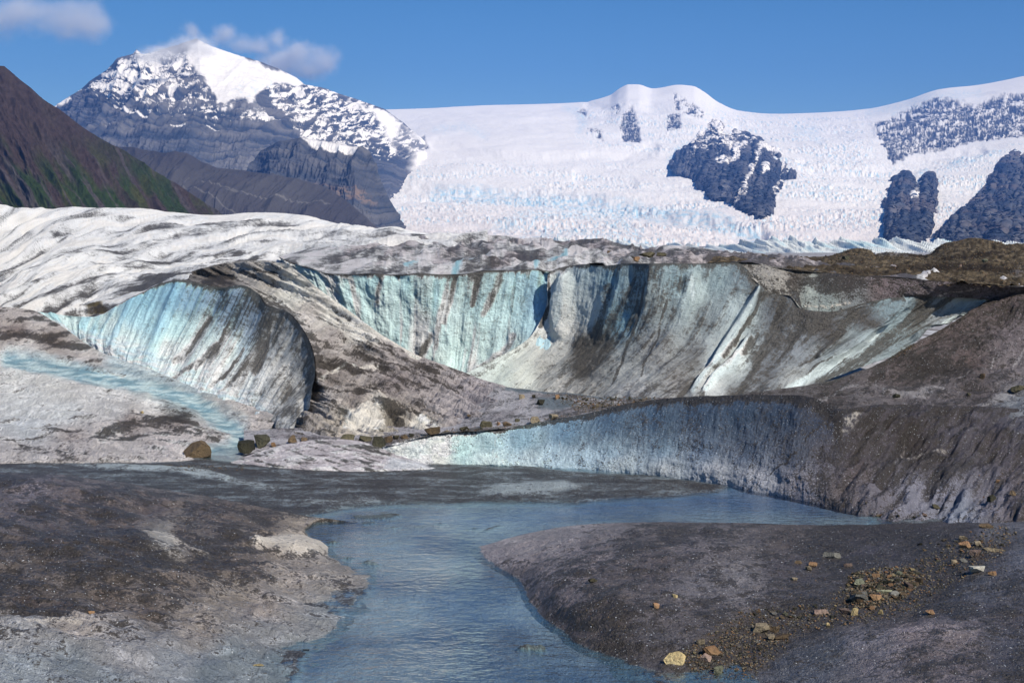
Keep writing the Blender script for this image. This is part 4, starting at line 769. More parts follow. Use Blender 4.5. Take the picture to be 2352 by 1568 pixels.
# ---- ridge between bowl and main cliff
MOUND_SIL = [(440, 622, 45.6), (520, 604, 44.8), (600, 598, 43.6), (650, 604, 42.6), (690, 628, 42), (720, 653, 41.7), (760, 684, 41.4), (800, 712, 41.1), (840, 742, 40.8), (880, 770, 40.5), (960, 815, 40.0), (1060, 852, 39.4), (1110, 872, 39.1), (1160, 888, 38.5), (1210, 915, 37.6), (1255, 945, 36.4)]
def p_mound(c):
    X, Y, P = c.X, c.Y, c.P; x, y = P[..., 0], P[..., 1]
    a = X * .80 - Y * .60 + 60 * fbm(X / 300, Y / 300, 2, 139); b = X * .60 + Y * .80
    low = sstep(900, 960, Y)
    n = fbm(X / 90 - Y / 240, Y / 14 + X / 60, 5, 140); n2_ = fbm(a / 60, b / 9, 4, 141)
    e = np.minimum(.15 + sstep(0, .05, c.V), .2 + sstep(0, .05, 1 - c.V)) * (1 - .95 * stroke(X, Y, [(400, 648), (460, 652), (510, 660), (555, 655), (590, 672), (610, 700), (655, 714), (690, 752), (715, 800), (724, 850), (716, 895)], 12, 22, False))
    c.d = (.12 * n - .30 * fbm((X + .4 * Y) / 150, (Y - .42 * X) / 22, 4, 146) + .04 * n2_ + .22 * low * sstep(740, 800, X) * fbm(c.S * 1.4, c.T * 2, 4, 142)) * e
    col4 = idw(X, Y, [(560, 625, (170, 168, 168), .45), (520, 640, (80, 74, 70), .75), (620, 640, (160, 158, 156), .45), (680, 660, (205, 208, 208), .15), (750, 720, (205, 206, 206), .2), (820, 760, (210, 210, 210), .18), (720, 720, (165, 162, 164), .35), (760, 780, (150, 146, 148), .45), (820, 830, (130, 126, 128), .55),
        (900, 820, (150, 146, 150), .45), (900, 880, (128, 122, 126), .5), (760, 860, (130, 124, 124), .5), (740, 920, (150, 148, 152), .42), (820, 920, (120, 114, 116), .55), (960, 880, (135, 130, 134), .48), (1000, 920, (150, 146, 152), .42), (1100, 900, (150, 146, 154), .38), (1180, 930, (165, 162, 170), .3), (1050, 960, (150, 146, 152), .42), (960, 960, (105, 98, 96), .6),
        (700, 980, (140, 136, 136), .48), (640, 1000, (120, 116, 114), .55), (820, 960, (210, 205, 198), .1), (850, 950, (225, 222, 216), .05), (960, 975, (215, 212, 206), .08), (900, 960, (110, 105, 95), .55), (780, 975, (170, 164, 158), .35), (1150, 975, (140, 138, 146), .4)], 3.2, 1.2)
    jx = X + 10 * fbm(X / 30, Y / 20, 4, 143); jy = Y + 8 * fbm(X / 30, Y / 14, 4, 144)
    st = sstep(-.02, .35, n + .5 * n2_)
    sweep = Y - .42 * X + 20 * fbm(X / 200, Y / 120, 3, 145); bd = fbm((X + .4 * Y) / 190, sweep / 11, 6, 146, .58)
    al = boost(col4[..., 3], 1.15) - .12 + 1.25 * bd + .15 * fbm((X - Y) / 8, (X + Y) / 40, 3, 147)
    for pts, w, v in (([(600, 684), (655, 712), (694, 750), (722, 800), (732, 850), (724, 895)], 11, .6), ([(735, 730), (850, 740), (900, 770)], 8, .3), ([(700, 770), (800, 790), (900, 800)], 9, .3), ([(730, 830), (830, 850), (930, 840), (1000, 850)], 9, .4), ([(750, 930), (850, 890), (960, 880), (1060, 890)], 8, .35), ([(640, 985), (740, 950), (850, 925), (960, 935)], 9, .25), ([(470, 650), (540, 630), (630, 625)], 7, .6),
                      ([(700, 1005), (760, 990), (800, 950), (780, 940)], 7, .35), ([(880, 930), (905, 945), (920, 985)], 8, .6), ([(860, 925), (960, 950), (1010, 985)], 6, .8), ([(600, 1000), (700, 975)], 6, .5)):
        al = al + v * stroke(jx, jy, pts, w, w * 1.6)
    pale = np.maximum(.5 * stroke(jx, jy, [(728, 878), (760, 850), (800, 838), (870, 838)], 2, 5), np.maximum(poly(jx, jy, [(800, 945), (840, 932), (872, 945), (885, 985), (830, 1000), (790, 985)], 8), poly(jx, jy, [(940, 970), (970, 950), (992, 968), (1010, 985), (930, 992)], 6)))
    pale = np.maximum(pale, stroke(jx, jy, [(655, 606), (720, 656), (800, 714), (880, 772), (960, 817)], 7, 6, False) * .8)
    col = mix(col4[..., :3], lin(228, 226, 222), pale); al = al * (1 - .85 * pale)
    c.F = np.stack([a * .012, b * .020, 0 * a], -1) * 3
    c.col = rgba(col); c.col[..., 3] = np.clip(al, 0, 1)
patch("ice_mound", [
    MOUND_SIL,
    [(430, 640, 45.1), (490, 640, 44.3), (560, 640, 43.3), (620, 655, 42.3), (665, 672, 41.7), (700, 700, 41.3), (735, 735, 40.9), (770, 770, 40.5), (805, 805, 40.1), (845, 835, 39.6), (930, 870, 38.8), (1020, 898, 38), (1075, 912, 37.4), (1130, 925, 36.9), (1180, 942, 36.2), (1235, 958, 35.6)],
    [(400, 646, 43.80), (460, 654, 43.05), (515, 662, 42.40), (558, 657, 41.75), (594, 674, 41.30), (614, 700, 40.90), (658, 714, 40.30), (694, 752, 39.60), (720, 805, 38.90), (730, 855, 38.30), (760, 905, 37.40), (860, 940, 36.60), (950, 950, 36.20), (1050, 955, 35.90), (1130, 960, 35.50), (1215, 970, 35.10)],
    [(400, 665, 45.10), (455, 680, 44.35), (505, 690, 43.80), (545, 690, 43.20), (575, 700, 42.80), (595, 730, 42.50), (640, 750, 41.80), (685, 795, 40.40), (712, 845, 39.20), (722, 900, 38.00), (738, 950, 36.80), (800, 988, 35.30), (900, 998, 35.00), (1020, 995, 34.70), (1110, 990, 34.60), (1200, 985, 34.60)],
    [(400, 690, 45.10), (455, 700, 44.35), (505, 710, 43.80), (545, 710, 43.20), (570, 720, 42.80), (590, 750, 42.50), (630, 790, 41.90), (665, 835, 41.00), (690, 890, 39.60), (682, 960, 38.00), (650, 1020, 35.00), (760, 1040, 33.80), (900, 1040, 33.40), (1020, 1035, 33.20), (1110, 1030, 33.20), (1200, 1020, 33.30)]],
    p_mound, M_TOP, 1.4, label="grey streaked ice ridge between the bowl and the main cliff")

# ---- low mounds in the left middle, with the meltwater channel between
def p_lowleft(c):
    X, Y, P = c.X, c.Y, c.P; x, y = P[..., 0], P[..., 1]
    jx = X + 14 * fbm(X / 50, Y / 20, 4, 150); jy = Y + 7 * fbm(X / 40, Y / 18, 4, 151)
    chan = np.maximum(stroke(jx, jy, [(20, 820), (120, 838), (230, 862), (330, 880), (400, 900), (460, 925), (500, 960), (540, 980), (560, 1010), (520, 1030), (470, 1040)], 16, 26, False), 0)
    c.chan = chan
    n = fbm(X / 120 + Y / 300, Y / 16 - X / 150, 5, 152); lump = fbm(X / 22, Y / 9, 5, 153, .6)
    c.dz = (.16 * n + .05 * lump) * (.2 + .8 * sstep(0, .05, c.V)) * (1 - .7 * chan) - .10 * chan
    col4 = idw(X, Y, [(30, 720, (170, 165, 165), .4), (90, 740, (180, 176, 178), .35), (40, 760, (110, 100, 98), .6), (120, 780, (120, 112, 110), .55), (200, 800, (185, 182, 184), .3), (260, 830, (190, 190, 196), .25), (60, 800, (200, 198, 200), .2), (150, 830, (165, 160, 162), .35), (220, 850, (120, 112, 112), .5),
        (30, 850, (200, 204, 208), .15), (120, 870, (205, 208, 212), .12), (220, 900, (205, 208, 214), .12), (60, 920, (200, 205, 212), .14), (150, 950, (190, 196, 204), .18), (260, 940, (190, 192, 198), .25), (340, 930, (205, 206, 210), .2), (60, 980, (185, 192, 202), .2), (170, 1000, (150, 145, 148), .4), (300, 970, (130, 122, 122), .5), (400, 960, (100, 92, 90), .6),
        (250, 1000, (190, 186, 188), .3), (380, 1010, (185, 180, 184), .32), (470, 990, (180, 176, 180), .35), (40, 1040, (170, 168, 172), .35), (160, 1045, (175, 172, 176), .35), (300, 1045, (180, 178, 182), .3), (440, 1030, (190, 188, 192), .28)], 3.2, 1.4)
    sw = Y + .0 * X + 26 * np.sin(X / 130) + 16 * fbm(X / 160, Y / 80, 3, 155); al = boost(col4[..., 3], 1.3, .3) - .07 + 1.3 * fbm(X / 120, sw / 13, 6, 156, .62) + .2 * fbm((X + Y) / 9, (Y - X) / 30, 3, 157)
    for pts, w, v in (([(0, 770), (80, 775), (140, 790), (200, 800)], 9, .55), ([(160, 820), (240, 848), (280, 855)], 9, .4), ([(210, 1005), (300, 975), (400, 960), (450, 975)], 9, .7), ([(230, 1015), (330, 1000), (420, 990), (500, 1010)], 5, .5), ([(60, 985), (130, 990), (200, 985)], 5, .4), ([(0, 835), (60, 842)], 3, .4), ([(0, 1010), (90, 1030), (200, 1040)], 6, .4), ([(20, 735), (80, 730), (130, 745)], 5, .5)):
        al = al + v * stroke(jx, jy, pts, w, w * 1.5)
    ic = mix(lin(105, 150, 172), lin(185, 212, 222), sstep(-.25, .3, fbm(X / 50, Y / 7, 4, 154)))
    wash = np.maximum(.85 * chan, .6 * poly(jx, jy, [(240, 800), (330, 838), (430, 875), (520, 905), (420, 912), (520, 940), (560, 960), (520, 985), (440, 950), (330, 905), (250, 850)], 32))
    col = mix(col4[..., :3], ic, wash); al = np.clip(al, 0, 1) * (1 - .85 * wash)
    c.F = np.stack([(X * .9 - Y * .5) * .02, (X * .45 + Y) * .045, 0 * X], -1) * 1.3
    c.col = rgba(col); c.col[..., 3] = np.clip(al, 0, 1)
patch("ice_mound", [
    [(-120, 700, 46.50), (0, 705, 46.00), (40, 707, 45.80), (80, 714, 45.50), (120, 735, 45.00), (165, 765, 44.25), (200, 790, 43.50), (235, 810, 42.80), (280, 826, 42.2), (330, 842, 41.6), (400, 870, 40.85), (470, 898, 40.15), (560, 926, 39.4), (640, 955, 38.0)],
    [(-120, 790, 42.50), (40, 800, 42.20), (130, 825, 41.50), (230, 850, 40.85), (330, 878, 40.20), (430, 910, 39.50), (520, 945, 38.65), (620, 985, 37.00)],
    [(-120, 845, 41.00), (40, 850, 40.50), (160, 868, 40.00), (260, 888, 39.60), (350, 910, 39.20), (440, 940, 38.60), (530, 975, 37.40), (610, 1000, 36.00)],
    [(-120, 940, 38.00), (40, 940, 38.00), (180, 950, 37.60), (300, 955, 37.30), (400, 962, 37.00), (470, 985, 36.00), (540, 1005, 35.50), (610, 1020, 34.80)],
    [(-120, 1020, 34.60), (40, 1020, 34.60), (180, 1015, 34.70), (300, 1010, 34.90), (400, 1005, 35.00), (480, 1018, 34.60), (560, 1030, 34.30), (610, 1040, 34.00)],
    [Z(-120, 1064, 0.03), Z(40, 1062, 0.03), Z(180, 1061, 0.03), Z(300, 1062, 0.02), Z(400, 1060, 0.02), Z(440, 1058, 0.00), Z(520, 1056, -.05), Z(610, 1062, -.12)],
    [Z(-120, 1095, -.25), Z(40, 1092, -.25), Z(180, 1090, -.25), Z(300, 1088, -.25), Z(400, 1086, -.25), Z(440, 1085, -.25), Z(520, 1085, -.25), Z(610, 1085, -.25)]],
    p_lowleft, M_TOP, 1.5, label="low white and grey ice mounds at the left with a blue melt channel")

# ---- ledge behind the front wall
def p_ledge(c):
    X, Y, P = c.X, c.Y, c.P
    n = fbm(c.S * .8, c.T * .8, 5, 160); c.dz = .10 * n
    jx = X + 12 * fbm(X / 25, Y / 9, 4, 161); jy = Y + 5 * fbm(X / 25, Y / 9, 4, 162)
    wat = np.maximum(stroke(jx, jy, [(1160, 892), (1260, 902), (1380, 912), (1500, 916)], 4, 4, False), poly(jx, jy, [(1230, 915), (1290, 910), (1330, 925), (1290, 940), (1240, 935)], 5))
    peb = sstep(-.15, .25, fbm(X / 7, Y / 4, 3, 163)); zone = np.maximum(poly(jx, jy, [(1250, 905), (1400, 912), (1560, 916), (1700, 915), (1480, 935), (1400, 950), (1330, 945), (1300, 925)], 9), .8 * stroke(jx, jy, [(820, 1010), (1000, 1000), (1180, 980), (1330, 955)], 9, 7, False))
    col = mix(lin(160, 160, 170), lin(125, 122, 130), sstep(-.2, .3, n)); col = mix(col, lin(90, 110, 125), wat * .8)
    col = mix(col, mix(np.array([.05, .04, .025]), np.array([.19, .14, .07]), sstep(-.2, .5, fbm(X / 6, Y / 3, 3, 164))), zone * peb)
    c.col = rgba(col); c.col[..., 3] = np.clip(.33 + .5 * n - .5 * wat + zone * (1 - peb) * .5, 0, 1) * (1 - zone * peb)
patch("glacier", [
    [(560, 985, 36), (700, 985, 36), (850, 980, 36), (1000, 960, 36.5), (1100, 925, 37), (1150, 888, 38), (1220, 897, 37.2), (1300, 904, 36.6), (1400, 910, 36.1), (1500, 914, 35.8), (1650, 914, 35.6), (1800, 910, 35.4), (1950, 930, 34)],
    [(560, 1010, 34.6), (700, 1010, 34.5), (850, 1005, 34.4), (1000, 990, 34.6), (1100, 965, 35), (1180, 945, 35.4), (1250, 932, 35.5), (1320, 926, 35.3), (1400, 925, 34.8), (1500, 925, 34.2), (1650, 925, 33.8), (1800, 928, 33.3), (1950, 945, 32.4)],
    [(560, 1040, 33.4), (700, 1030, 33.6), (860, 1030, 33.4), (900, 1022, 33.0), (960, 1005, 33.0), (1050, 995, 32.9), (1150, 985, 32.8), (1250, 969, 32.8), (1350, 951, 32.7), (1450, 928, 32.4), (1550, 917, 32.0), (1700, 911, 31.1), (1860, 925, 30.1)]],
    p_ledge, M_MOUND, 1.5, label="grey ice ledge with gravel behind the front wall")

# ---- front wall above the pond and the dark slope right of it
def p_front(c):
    X, Y = c.X, c.Y; rr = sstep(1850, 2050, X); c.F = np.stack([c.S * (1 - .6 * rr) + c.T * rr * 2, c.T * (1 + 1.2 * rr), 0 * X], -1)
    f2 = fbm(c.S * 4.5, c.T * .8, 4, 170, .6); f3 = fbm(c.S * 1.1, c.T * 1.2, 5, 171)
    dgeo = fbm((X * .75 + Y * .65) / 30, (Y * .75 - X * .65) / 110, 4, 178); rs = sstep(1880, 2000, X); e = .25 + .75 * sstep(0, .05, c.V)
    bump = poly(X, Y, [(890, 1020), (960, 1005), (1060, 1000), (1060, 1060), (960, 1065), (900, 1045)], 14)
    c.d = (.035 * f2 + .10 * f3 + .30 * rs * fbm(c.S * .6, c.T * .9, 4, 172) - .18 * rs * dgeo + .12 * bump * fbm(c.S * 2.2, c.T * 2.2, 4, 173)) * e
    col4 = idw(X, Y, [(910, 1030, (225, 228, 226), .08), (960, 1030, (220, 228, 228), .12), (1010, 1040, (232, 232, 226), .05), (1060, 1035, (185, 215, 215), .1), (1120, 1020, (170, 198, 206), .15), (1120, 1060, (205, 222, 222), .08), (1200, 1010, (140, 172, 190), .18), (1210, 1055, (185, 202, 208), .15), (1300, 990, (110, 142, 168), .25), (1310, 1050, (160, 180, 192), .22),
        (1400, 970, (92, 120, 148), .28), (1410, 1040, (135, 158, 175), .26), (1420, 1070, (175, 185, 190), .18), (1500, 960, (78, 104, 132), .3), (1520, 1030, (115, 138, 158), .3), (1530, 1075, (165, 172, 178), .2), (1600, 950, (70, 94, 122), .3), (1620, 1030, (100, 118, 140), .32), (1640, 1090, (165, 168, 174), .22), (1700, 950, (66, 88, 114), .32), (1720, 1030, (88, 102, 122), .36), (1740, 1105, (150, 152, 160), .28),
        (1800, 950, (66, 84, 108), .36), (1820, 1040, (84, 92, 108), .4), (1840, 1110, (120, 118, 126), .38), (1880, 960, (66, 76, 96), .45), (1900, 1050, (86, 84, 94), .48), (1930, 1130, (80, 74, 76), .55), (1990, 1000, (84, 78, 82), .55), (1970, 1070, (78, 70, 72), .58), (2050, 960, (82, 76, 82), .5), (2020, 1130, (95, 92, 100), .45), (2090, 1000, (58, 50, 50), .7),
        (2150, 950, (80, 74, 80), .5), (2200, 1000, (88, 84, 92), .45), (2120, 1060, (60, 52, 50), .7), (2190, 1060, (80, 76, 82), .52), (2100, 1130, (120, 120, 132), .35), (2180, 1120, (110, 110, 122), .4), (2280, 1000, (84, 78, 84), .5), (2330, 1080, (88, 82, 88), .5), (2280, 1140, (100, 98, 108), .42), (2350, 1160, (76, 70, 74), .58), (2200, 1170, (120, 126, 140), .3), (2340, 960, (96, 94, 104), .42)], 3.2, .9)
    jx = X + 10 * fbm(X / 22, Y / 22, 4, 174); jy = Y + 8 * fbm(X / 22, Y / 22, 4, 175)
    rim = sstep(.085 + .20 * np.clip(fbm(c.S * 3, c.T * .3, 5, 176, .65) + .15, 0, 1), .02, c.V)
    dg = fbm((X * .75 + Y * .65) / 16, (Y * .75 - X * .65) / 90, 5, 178, .62)
    a = boost(col4[..., 3], 1 + .4 * rs, .48) + 1.0 * rim * (1 - .6 * rs) * sstep(1050, 1250, X) + .45 * rim * (X < 1200) + rs * 1.1 * dg + (1 - rs) * .5 * fbm(c.S * 2.5, c.T * .5, 5, 179, .6)
    for pts, w, v in (([(1860, 915), (1900, 932), (1922, 965), (1928, 1000)], 9, 1), ([(2075, 995), (2062, 1040), (2050, 1080)], 4, .9), ([(2080, 1060), (2130, 1040), (2200, 1040)], 5, .8), ([(2120, 1130), (2180, 1090), (2230, 1060)], 12, .5), ([(2010, 1110), (2060, 1060), (2100, 1020)], 12, .4), ([(1930, 1000), (1920, 1060), (1880, 1120)], 14, .25), ([(2040, 1100), (2030, 1130), (2025, 1155)], 2.5, .8),  # first stroke: dark rim curling down, the fold's shading painted in
                      ([(1830, 1035), (1800, 1065), (1770, 1085)], 1.5, .9), ([(1880, 980), (1850, 1010)], 1.5, .6), ([(2100, 940), (2250, 990), (2350, 1010)], 6, .4), ([(1960, 1060), (1990, 990), (2060, 960)], 9, .4)):
        a = a + v * stroke(jx, jy, pts, w, w * 1.4)
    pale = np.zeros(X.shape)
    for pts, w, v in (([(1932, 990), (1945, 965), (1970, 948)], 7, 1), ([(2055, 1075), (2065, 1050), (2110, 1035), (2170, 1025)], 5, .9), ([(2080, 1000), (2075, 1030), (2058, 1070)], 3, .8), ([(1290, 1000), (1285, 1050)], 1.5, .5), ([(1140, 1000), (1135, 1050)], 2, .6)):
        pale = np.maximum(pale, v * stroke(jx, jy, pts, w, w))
    pale = np.clip(pale + .8 * poly(jx, jy, [(1934, 1000), (1938, 965), (1955, 948), (1990, 942), (1975, 962), (1955, 985)], 6), 0, 2)  # bright patch beside the fold: light on the slope, painted pale
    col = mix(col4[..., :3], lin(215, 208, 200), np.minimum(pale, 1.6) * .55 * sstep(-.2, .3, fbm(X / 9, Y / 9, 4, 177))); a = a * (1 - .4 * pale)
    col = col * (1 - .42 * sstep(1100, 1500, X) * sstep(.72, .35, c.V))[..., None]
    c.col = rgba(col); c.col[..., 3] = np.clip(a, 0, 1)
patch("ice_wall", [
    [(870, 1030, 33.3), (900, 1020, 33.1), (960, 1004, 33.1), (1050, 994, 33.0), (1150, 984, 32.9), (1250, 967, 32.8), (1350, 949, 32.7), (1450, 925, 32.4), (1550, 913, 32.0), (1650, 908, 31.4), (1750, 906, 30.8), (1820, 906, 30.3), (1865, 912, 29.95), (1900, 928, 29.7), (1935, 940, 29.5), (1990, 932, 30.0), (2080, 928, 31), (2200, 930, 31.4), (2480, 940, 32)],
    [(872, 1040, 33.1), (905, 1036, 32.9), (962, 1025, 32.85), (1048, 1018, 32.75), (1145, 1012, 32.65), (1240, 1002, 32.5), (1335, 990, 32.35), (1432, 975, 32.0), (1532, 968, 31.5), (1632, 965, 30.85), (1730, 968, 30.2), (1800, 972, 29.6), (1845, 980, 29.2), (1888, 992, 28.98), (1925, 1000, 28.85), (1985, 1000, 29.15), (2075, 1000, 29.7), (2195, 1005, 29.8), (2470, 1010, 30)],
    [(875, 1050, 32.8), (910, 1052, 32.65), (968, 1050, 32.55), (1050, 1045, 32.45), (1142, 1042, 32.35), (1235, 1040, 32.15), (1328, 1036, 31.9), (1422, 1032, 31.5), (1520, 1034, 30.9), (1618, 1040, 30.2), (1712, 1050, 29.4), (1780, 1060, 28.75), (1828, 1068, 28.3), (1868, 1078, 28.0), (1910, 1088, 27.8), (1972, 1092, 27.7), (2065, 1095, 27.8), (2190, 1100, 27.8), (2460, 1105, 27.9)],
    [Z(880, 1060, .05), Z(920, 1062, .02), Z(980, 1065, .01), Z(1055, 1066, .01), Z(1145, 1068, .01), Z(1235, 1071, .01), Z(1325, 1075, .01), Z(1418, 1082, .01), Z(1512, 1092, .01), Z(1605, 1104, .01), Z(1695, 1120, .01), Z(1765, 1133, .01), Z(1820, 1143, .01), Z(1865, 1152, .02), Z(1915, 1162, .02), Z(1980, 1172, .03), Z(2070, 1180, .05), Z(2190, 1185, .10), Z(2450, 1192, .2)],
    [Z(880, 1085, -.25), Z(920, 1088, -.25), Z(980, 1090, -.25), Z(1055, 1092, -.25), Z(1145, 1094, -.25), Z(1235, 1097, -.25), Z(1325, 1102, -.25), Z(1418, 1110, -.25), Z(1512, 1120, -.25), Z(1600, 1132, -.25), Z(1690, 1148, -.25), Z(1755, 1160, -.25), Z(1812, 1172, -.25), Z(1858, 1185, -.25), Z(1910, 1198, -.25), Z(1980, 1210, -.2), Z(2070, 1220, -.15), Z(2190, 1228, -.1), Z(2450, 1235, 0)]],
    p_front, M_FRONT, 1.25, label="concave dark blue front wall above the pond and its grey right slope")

# ---- small mound in the centre
def p_centre(c):
    X, Y = c.X, c.Y; n = fbm(c.S * 1.3 + c.T, c.T * 3.5, 5, 180)
    c.d = .07 * n * (.2 + .8 * sstep(0, .1, c.V))
    al = .34 + 1.3 * fbm((X + 2 * Y) / 70, (Y - .25 * X) / 9, 5, 181, .62) + .15 * sstep(700, 900, X); col = mix(lin(172, 168, 176), lin(205, 203, 210), sstep(-.1, .3, n))
    pal = poly(X, Y, [(900, 1050), (1010, 1068), (1010, 1082), (880, 1078)], 8); col = mix(col, lin(195, 200, 210), pal)
    c.F = np.stack([(c.S + c.T) * .5, c.T * 1.2, 0 * X], -1); c.col = rgba(col); c.col[..., 3] = np.clip(al - .5 * pal, 0, 1)
patch("ice_mound", [
    [(530, 1058, 33.0), (580, 1042, 33.3), (620, 1030, 33.5), (660, 1019, 33.6), (720, 1010, 33.7), (780, 1008, 33.7), (830, 1013, 33.5), (870, 1027, 33.2), (910, 1043, 32.8), (950, 1056, 32.4), (1000, 1070, 32.0)],
    [(530, 1062, 32.6), (580, 1052, 32.6), (620, 1046, 32.6), (660, 1040, 32.6), (715, 1035, 32.6), (775, 1034, 32.6), (828, 1038, 32.5), (870, 1046, 32.4), (910, 1056, 32.1), (955, 1064, 31.9), (1002, 1074, 31.7)],
    [Z(532, 1064, 0), Z(580, 1068, .02), Z(620, 1073, .01), Z(660, 1076, .01), Z(715, 1080, .01), Z(775, 1082, .01), Z(828, 1083, .01), Z(870, 1083, .01), Z(910, 1082, .01), Z(958, 1080, .01), Z(1010, 1078, 0)],
    [Z(532, 1085, -.25), Z(580, 1092, -.25), Z(620, 1096, -.25), Z(660, 1100, -.25), Z(715, 1103, -.25), Z(775, 1104, -.25), Z(828, 1105, -.25), Z(870, 1105, -.25), Z(910, 1104, -.25), Z(958, 1100, -.25), Z(1010, 1098, -.25)]],
    p_centre, M_TOP, 1.3, label="small grey ice mound between the boulders and the pond")

# ---- bed of the pond and stream, with slush flats rising just above the water
def p_bed(c):
    X, Y, P = c.X, c.Y, c.P; x, y = P[..., 0], P[..., 1]
    jx = X + 26 * fbm(x * .5, y * .35, 4, 190); jy = Y + 9 * fbm(x * .6, y * .4, 4, 191)
    flat = poly(jx, jy, [(-200, 1060), (400, 1060), (560, 1082), (800, 1088), (1000, 1085), (1200, 1092), (1420, 1105), (1560, 1125), (1690, 1142), (1640, 1160), (1520, 1175), (1330, 1187), (1150, 1187), (900, 1192), (800, 1200), (640, 1230), (300, 1200), (-200, 1200)], 14)
    n = fbm(x * 1.1, y * .8, 5, 192, .6); n3 = fbm(x * 3, y * 1.6, 4, 193)
    h = -.06 + .078 * flat + flat * (.020 * n + .012 * n3)
    lum = np.maximum(poly(jx, jy, [(1100, 1158), (1160, 1145), (1290, 1138), (1340, 1150), (1260, 1165), (1150, 1168)], 12), .5 * stroke(jx, jy, [(230, 1095), (330, 1100), (430, 1112), (520, 1125)], 10, 8))
    h = h + lum * (.05 + .07 * np.clip(fbm(x * 2, y * 1.4, 4, 194), 0, 1))
    # shallow shelf along the left shore breaking the surface in small islands
    sh = poly(X + 30 * fbm(x * .9, y * .7, 4, 195), Y + 16 * fbm(x, y, 4, 196), [(640, 1330), (820, 1330), (870, 1345), (840, 1370), (870, 1390), (820, 1430), (740, 1470), (720, 1540), (680, 1640), (500, 1640), (560, 1400)], 26)
    h = np.maximum(h, -.06 + sh * (.058 + .035 * fbm(x * 2.5, y * 2, 4, 197)))
    h = h + .068 * poly(X, Y + 2.5 * fbm(X / 15, Y / 8, 3), [(808, 1211), (850, 1213), (900, 1206), (925, 1211), (900, 1219), (840, 1223), (815, 1221)], 3) + .062 * poly(X + 3 * fbm(X / 10, Y / 8, 3), Y, [(825, 1228), (865, 1226), (860, 1233), (835, 1235)], 3) + .062 * poly(X + 5 * fbm(X / 10, Y / 8, 3), Y, [(1100, 1250), (1140, 1235), (1160, 1234), (1120, 1250)], 3)
    for q in ((755, 1280), (770, 1277), (800, 1315), (845, 1325), (860, 1330), (1010, 1232), (905, 1240), (1210, 1533), (1240, 1535), (1090, 1243), (960, 1238)):
        h = h + .06 * poly(X, Y + 3 * fbm(X / 8, Y / 6, 3), [(q[0] - 16, q[1]), (q[0], q[1] - 4), (q[0] + 18, q[1] - 1), (q[0], q[1] + 4)], 4)
    h = h + .055 * stroke(X, Y, [(1190, 1530), (1250, 1533)], 4, 5)
    right = sstep(1900, 2080, X); h = h + right * (.07 + .03 * n)
    c.dz = h + .25
    deep = mix(lin(98, 118, 142), lin(172, 188, 198), sstep(-.25, .35, fbm(x * .5, y * .35, 4, 198)))
    deep = mix(deep, lin(150, 185, 195), .8 * sstep(-.045, -.01, h))
    deep = mix(deep, lin(95, 135, 190), .6 * poly(X, Y, [(1450, 1130), (1700, 1130), (1950, 1160), (1950, 1200), (1400, 1205), (1100, 1240), (1000, 1210), (1300, 1190)], 25))
    fl = mix(lin(38, 38, 42), lin(128, 140, 150), sstep(-.28, .38, fbm(X / 130, Y / 9, 6, 199, .62)))
    fl = mix(fl, lin(40, 34, 32), .8 * np.clip(stroke(jx, jy, [(490, 1112), (560, 1108), (640, 1118)], 7, 6) + stroke(jx, jy, [(1150, 1090), (1300, 1093), (1500, 1110), (1640, 1140)], 6, 6) + stroke(jx, jy, [(1120, 1180), (1300, 1185), (1450, 1183)], 4, 4) + .8 * stroke(jx, jy, [(0, 1072), (200, 1078), (380, 1076)], 6, 6), 0, 1))
    fl = mix(fl, lin(185, 200, 210), np.clip(lum * 1.2 + .8 * stroke(jx, jy, [(180, 1090), (300, 1098), (420, 1110), (540, 1130), (640, 1150)], 6, 8) + .6 * stroke(jx, jy, [(700, 1180), (780, 1185), (860, 1182)], 6, 6) + .5 * poly(jx, jy, [(150, 1072), (300, 1068), (380, 1075), (260, 1080)], 4), 0, 1) * .9)
    fl = mix(fl, lin(130, 138, 148), sh * .7)
    top = np.clip(np.maximum(flat, sh), 0, 1)
    sp = sstep(-.02, -.004, h)
    isl = poly(X, Y, [(800, 1204), (930, 1204), (930, 1240), (800, 1240)], 2)
    fl = fl * .62
    col = mix(mix(deep, fl, np.maximum(top, right) * sp), np.array([.03, .022, .016]), np.clip(isl * sp + (1 - top) * sp * (1 - right), 0, 1) * .8)
    col = mix(col, lin(150, 162, 172), .75 * sh * (1 - sp))
    c.col = rgba(col); c.col[..., 3] = np.clip(.18 + .42 * np.maximum(top, right) * sp + .45 * fbm(X / 60, Y / 8, 5, 200, .62) - .5 * lum, 0, .8) * sp - 1.0 * (1 - sp)
patch("stream_bed", [
    [Z(-260, 1045, -.25), Z(300, 1045, -.25), Z(1200, 1045, -.25), Z(2000, 1045, -.25), Z(2700, 1045, -.25)],
    [Z(-260, 1200, -.25), Z(300, 1200, -.25), Z(1200, 1200, -.25), Z(2000, 1200, -.25), Z(2700, 1200, -.25)],
    [Z(-260, 1720, -.25), Z(300, 1720, -.25), Z(1200, 1720, -.25), Z(2000, 1720, -.25), Z(2700, 1720, -.25)]],
    p_bed, M_MOUND, 1.5, label="blue ice bed of the stream with dark slush flats")

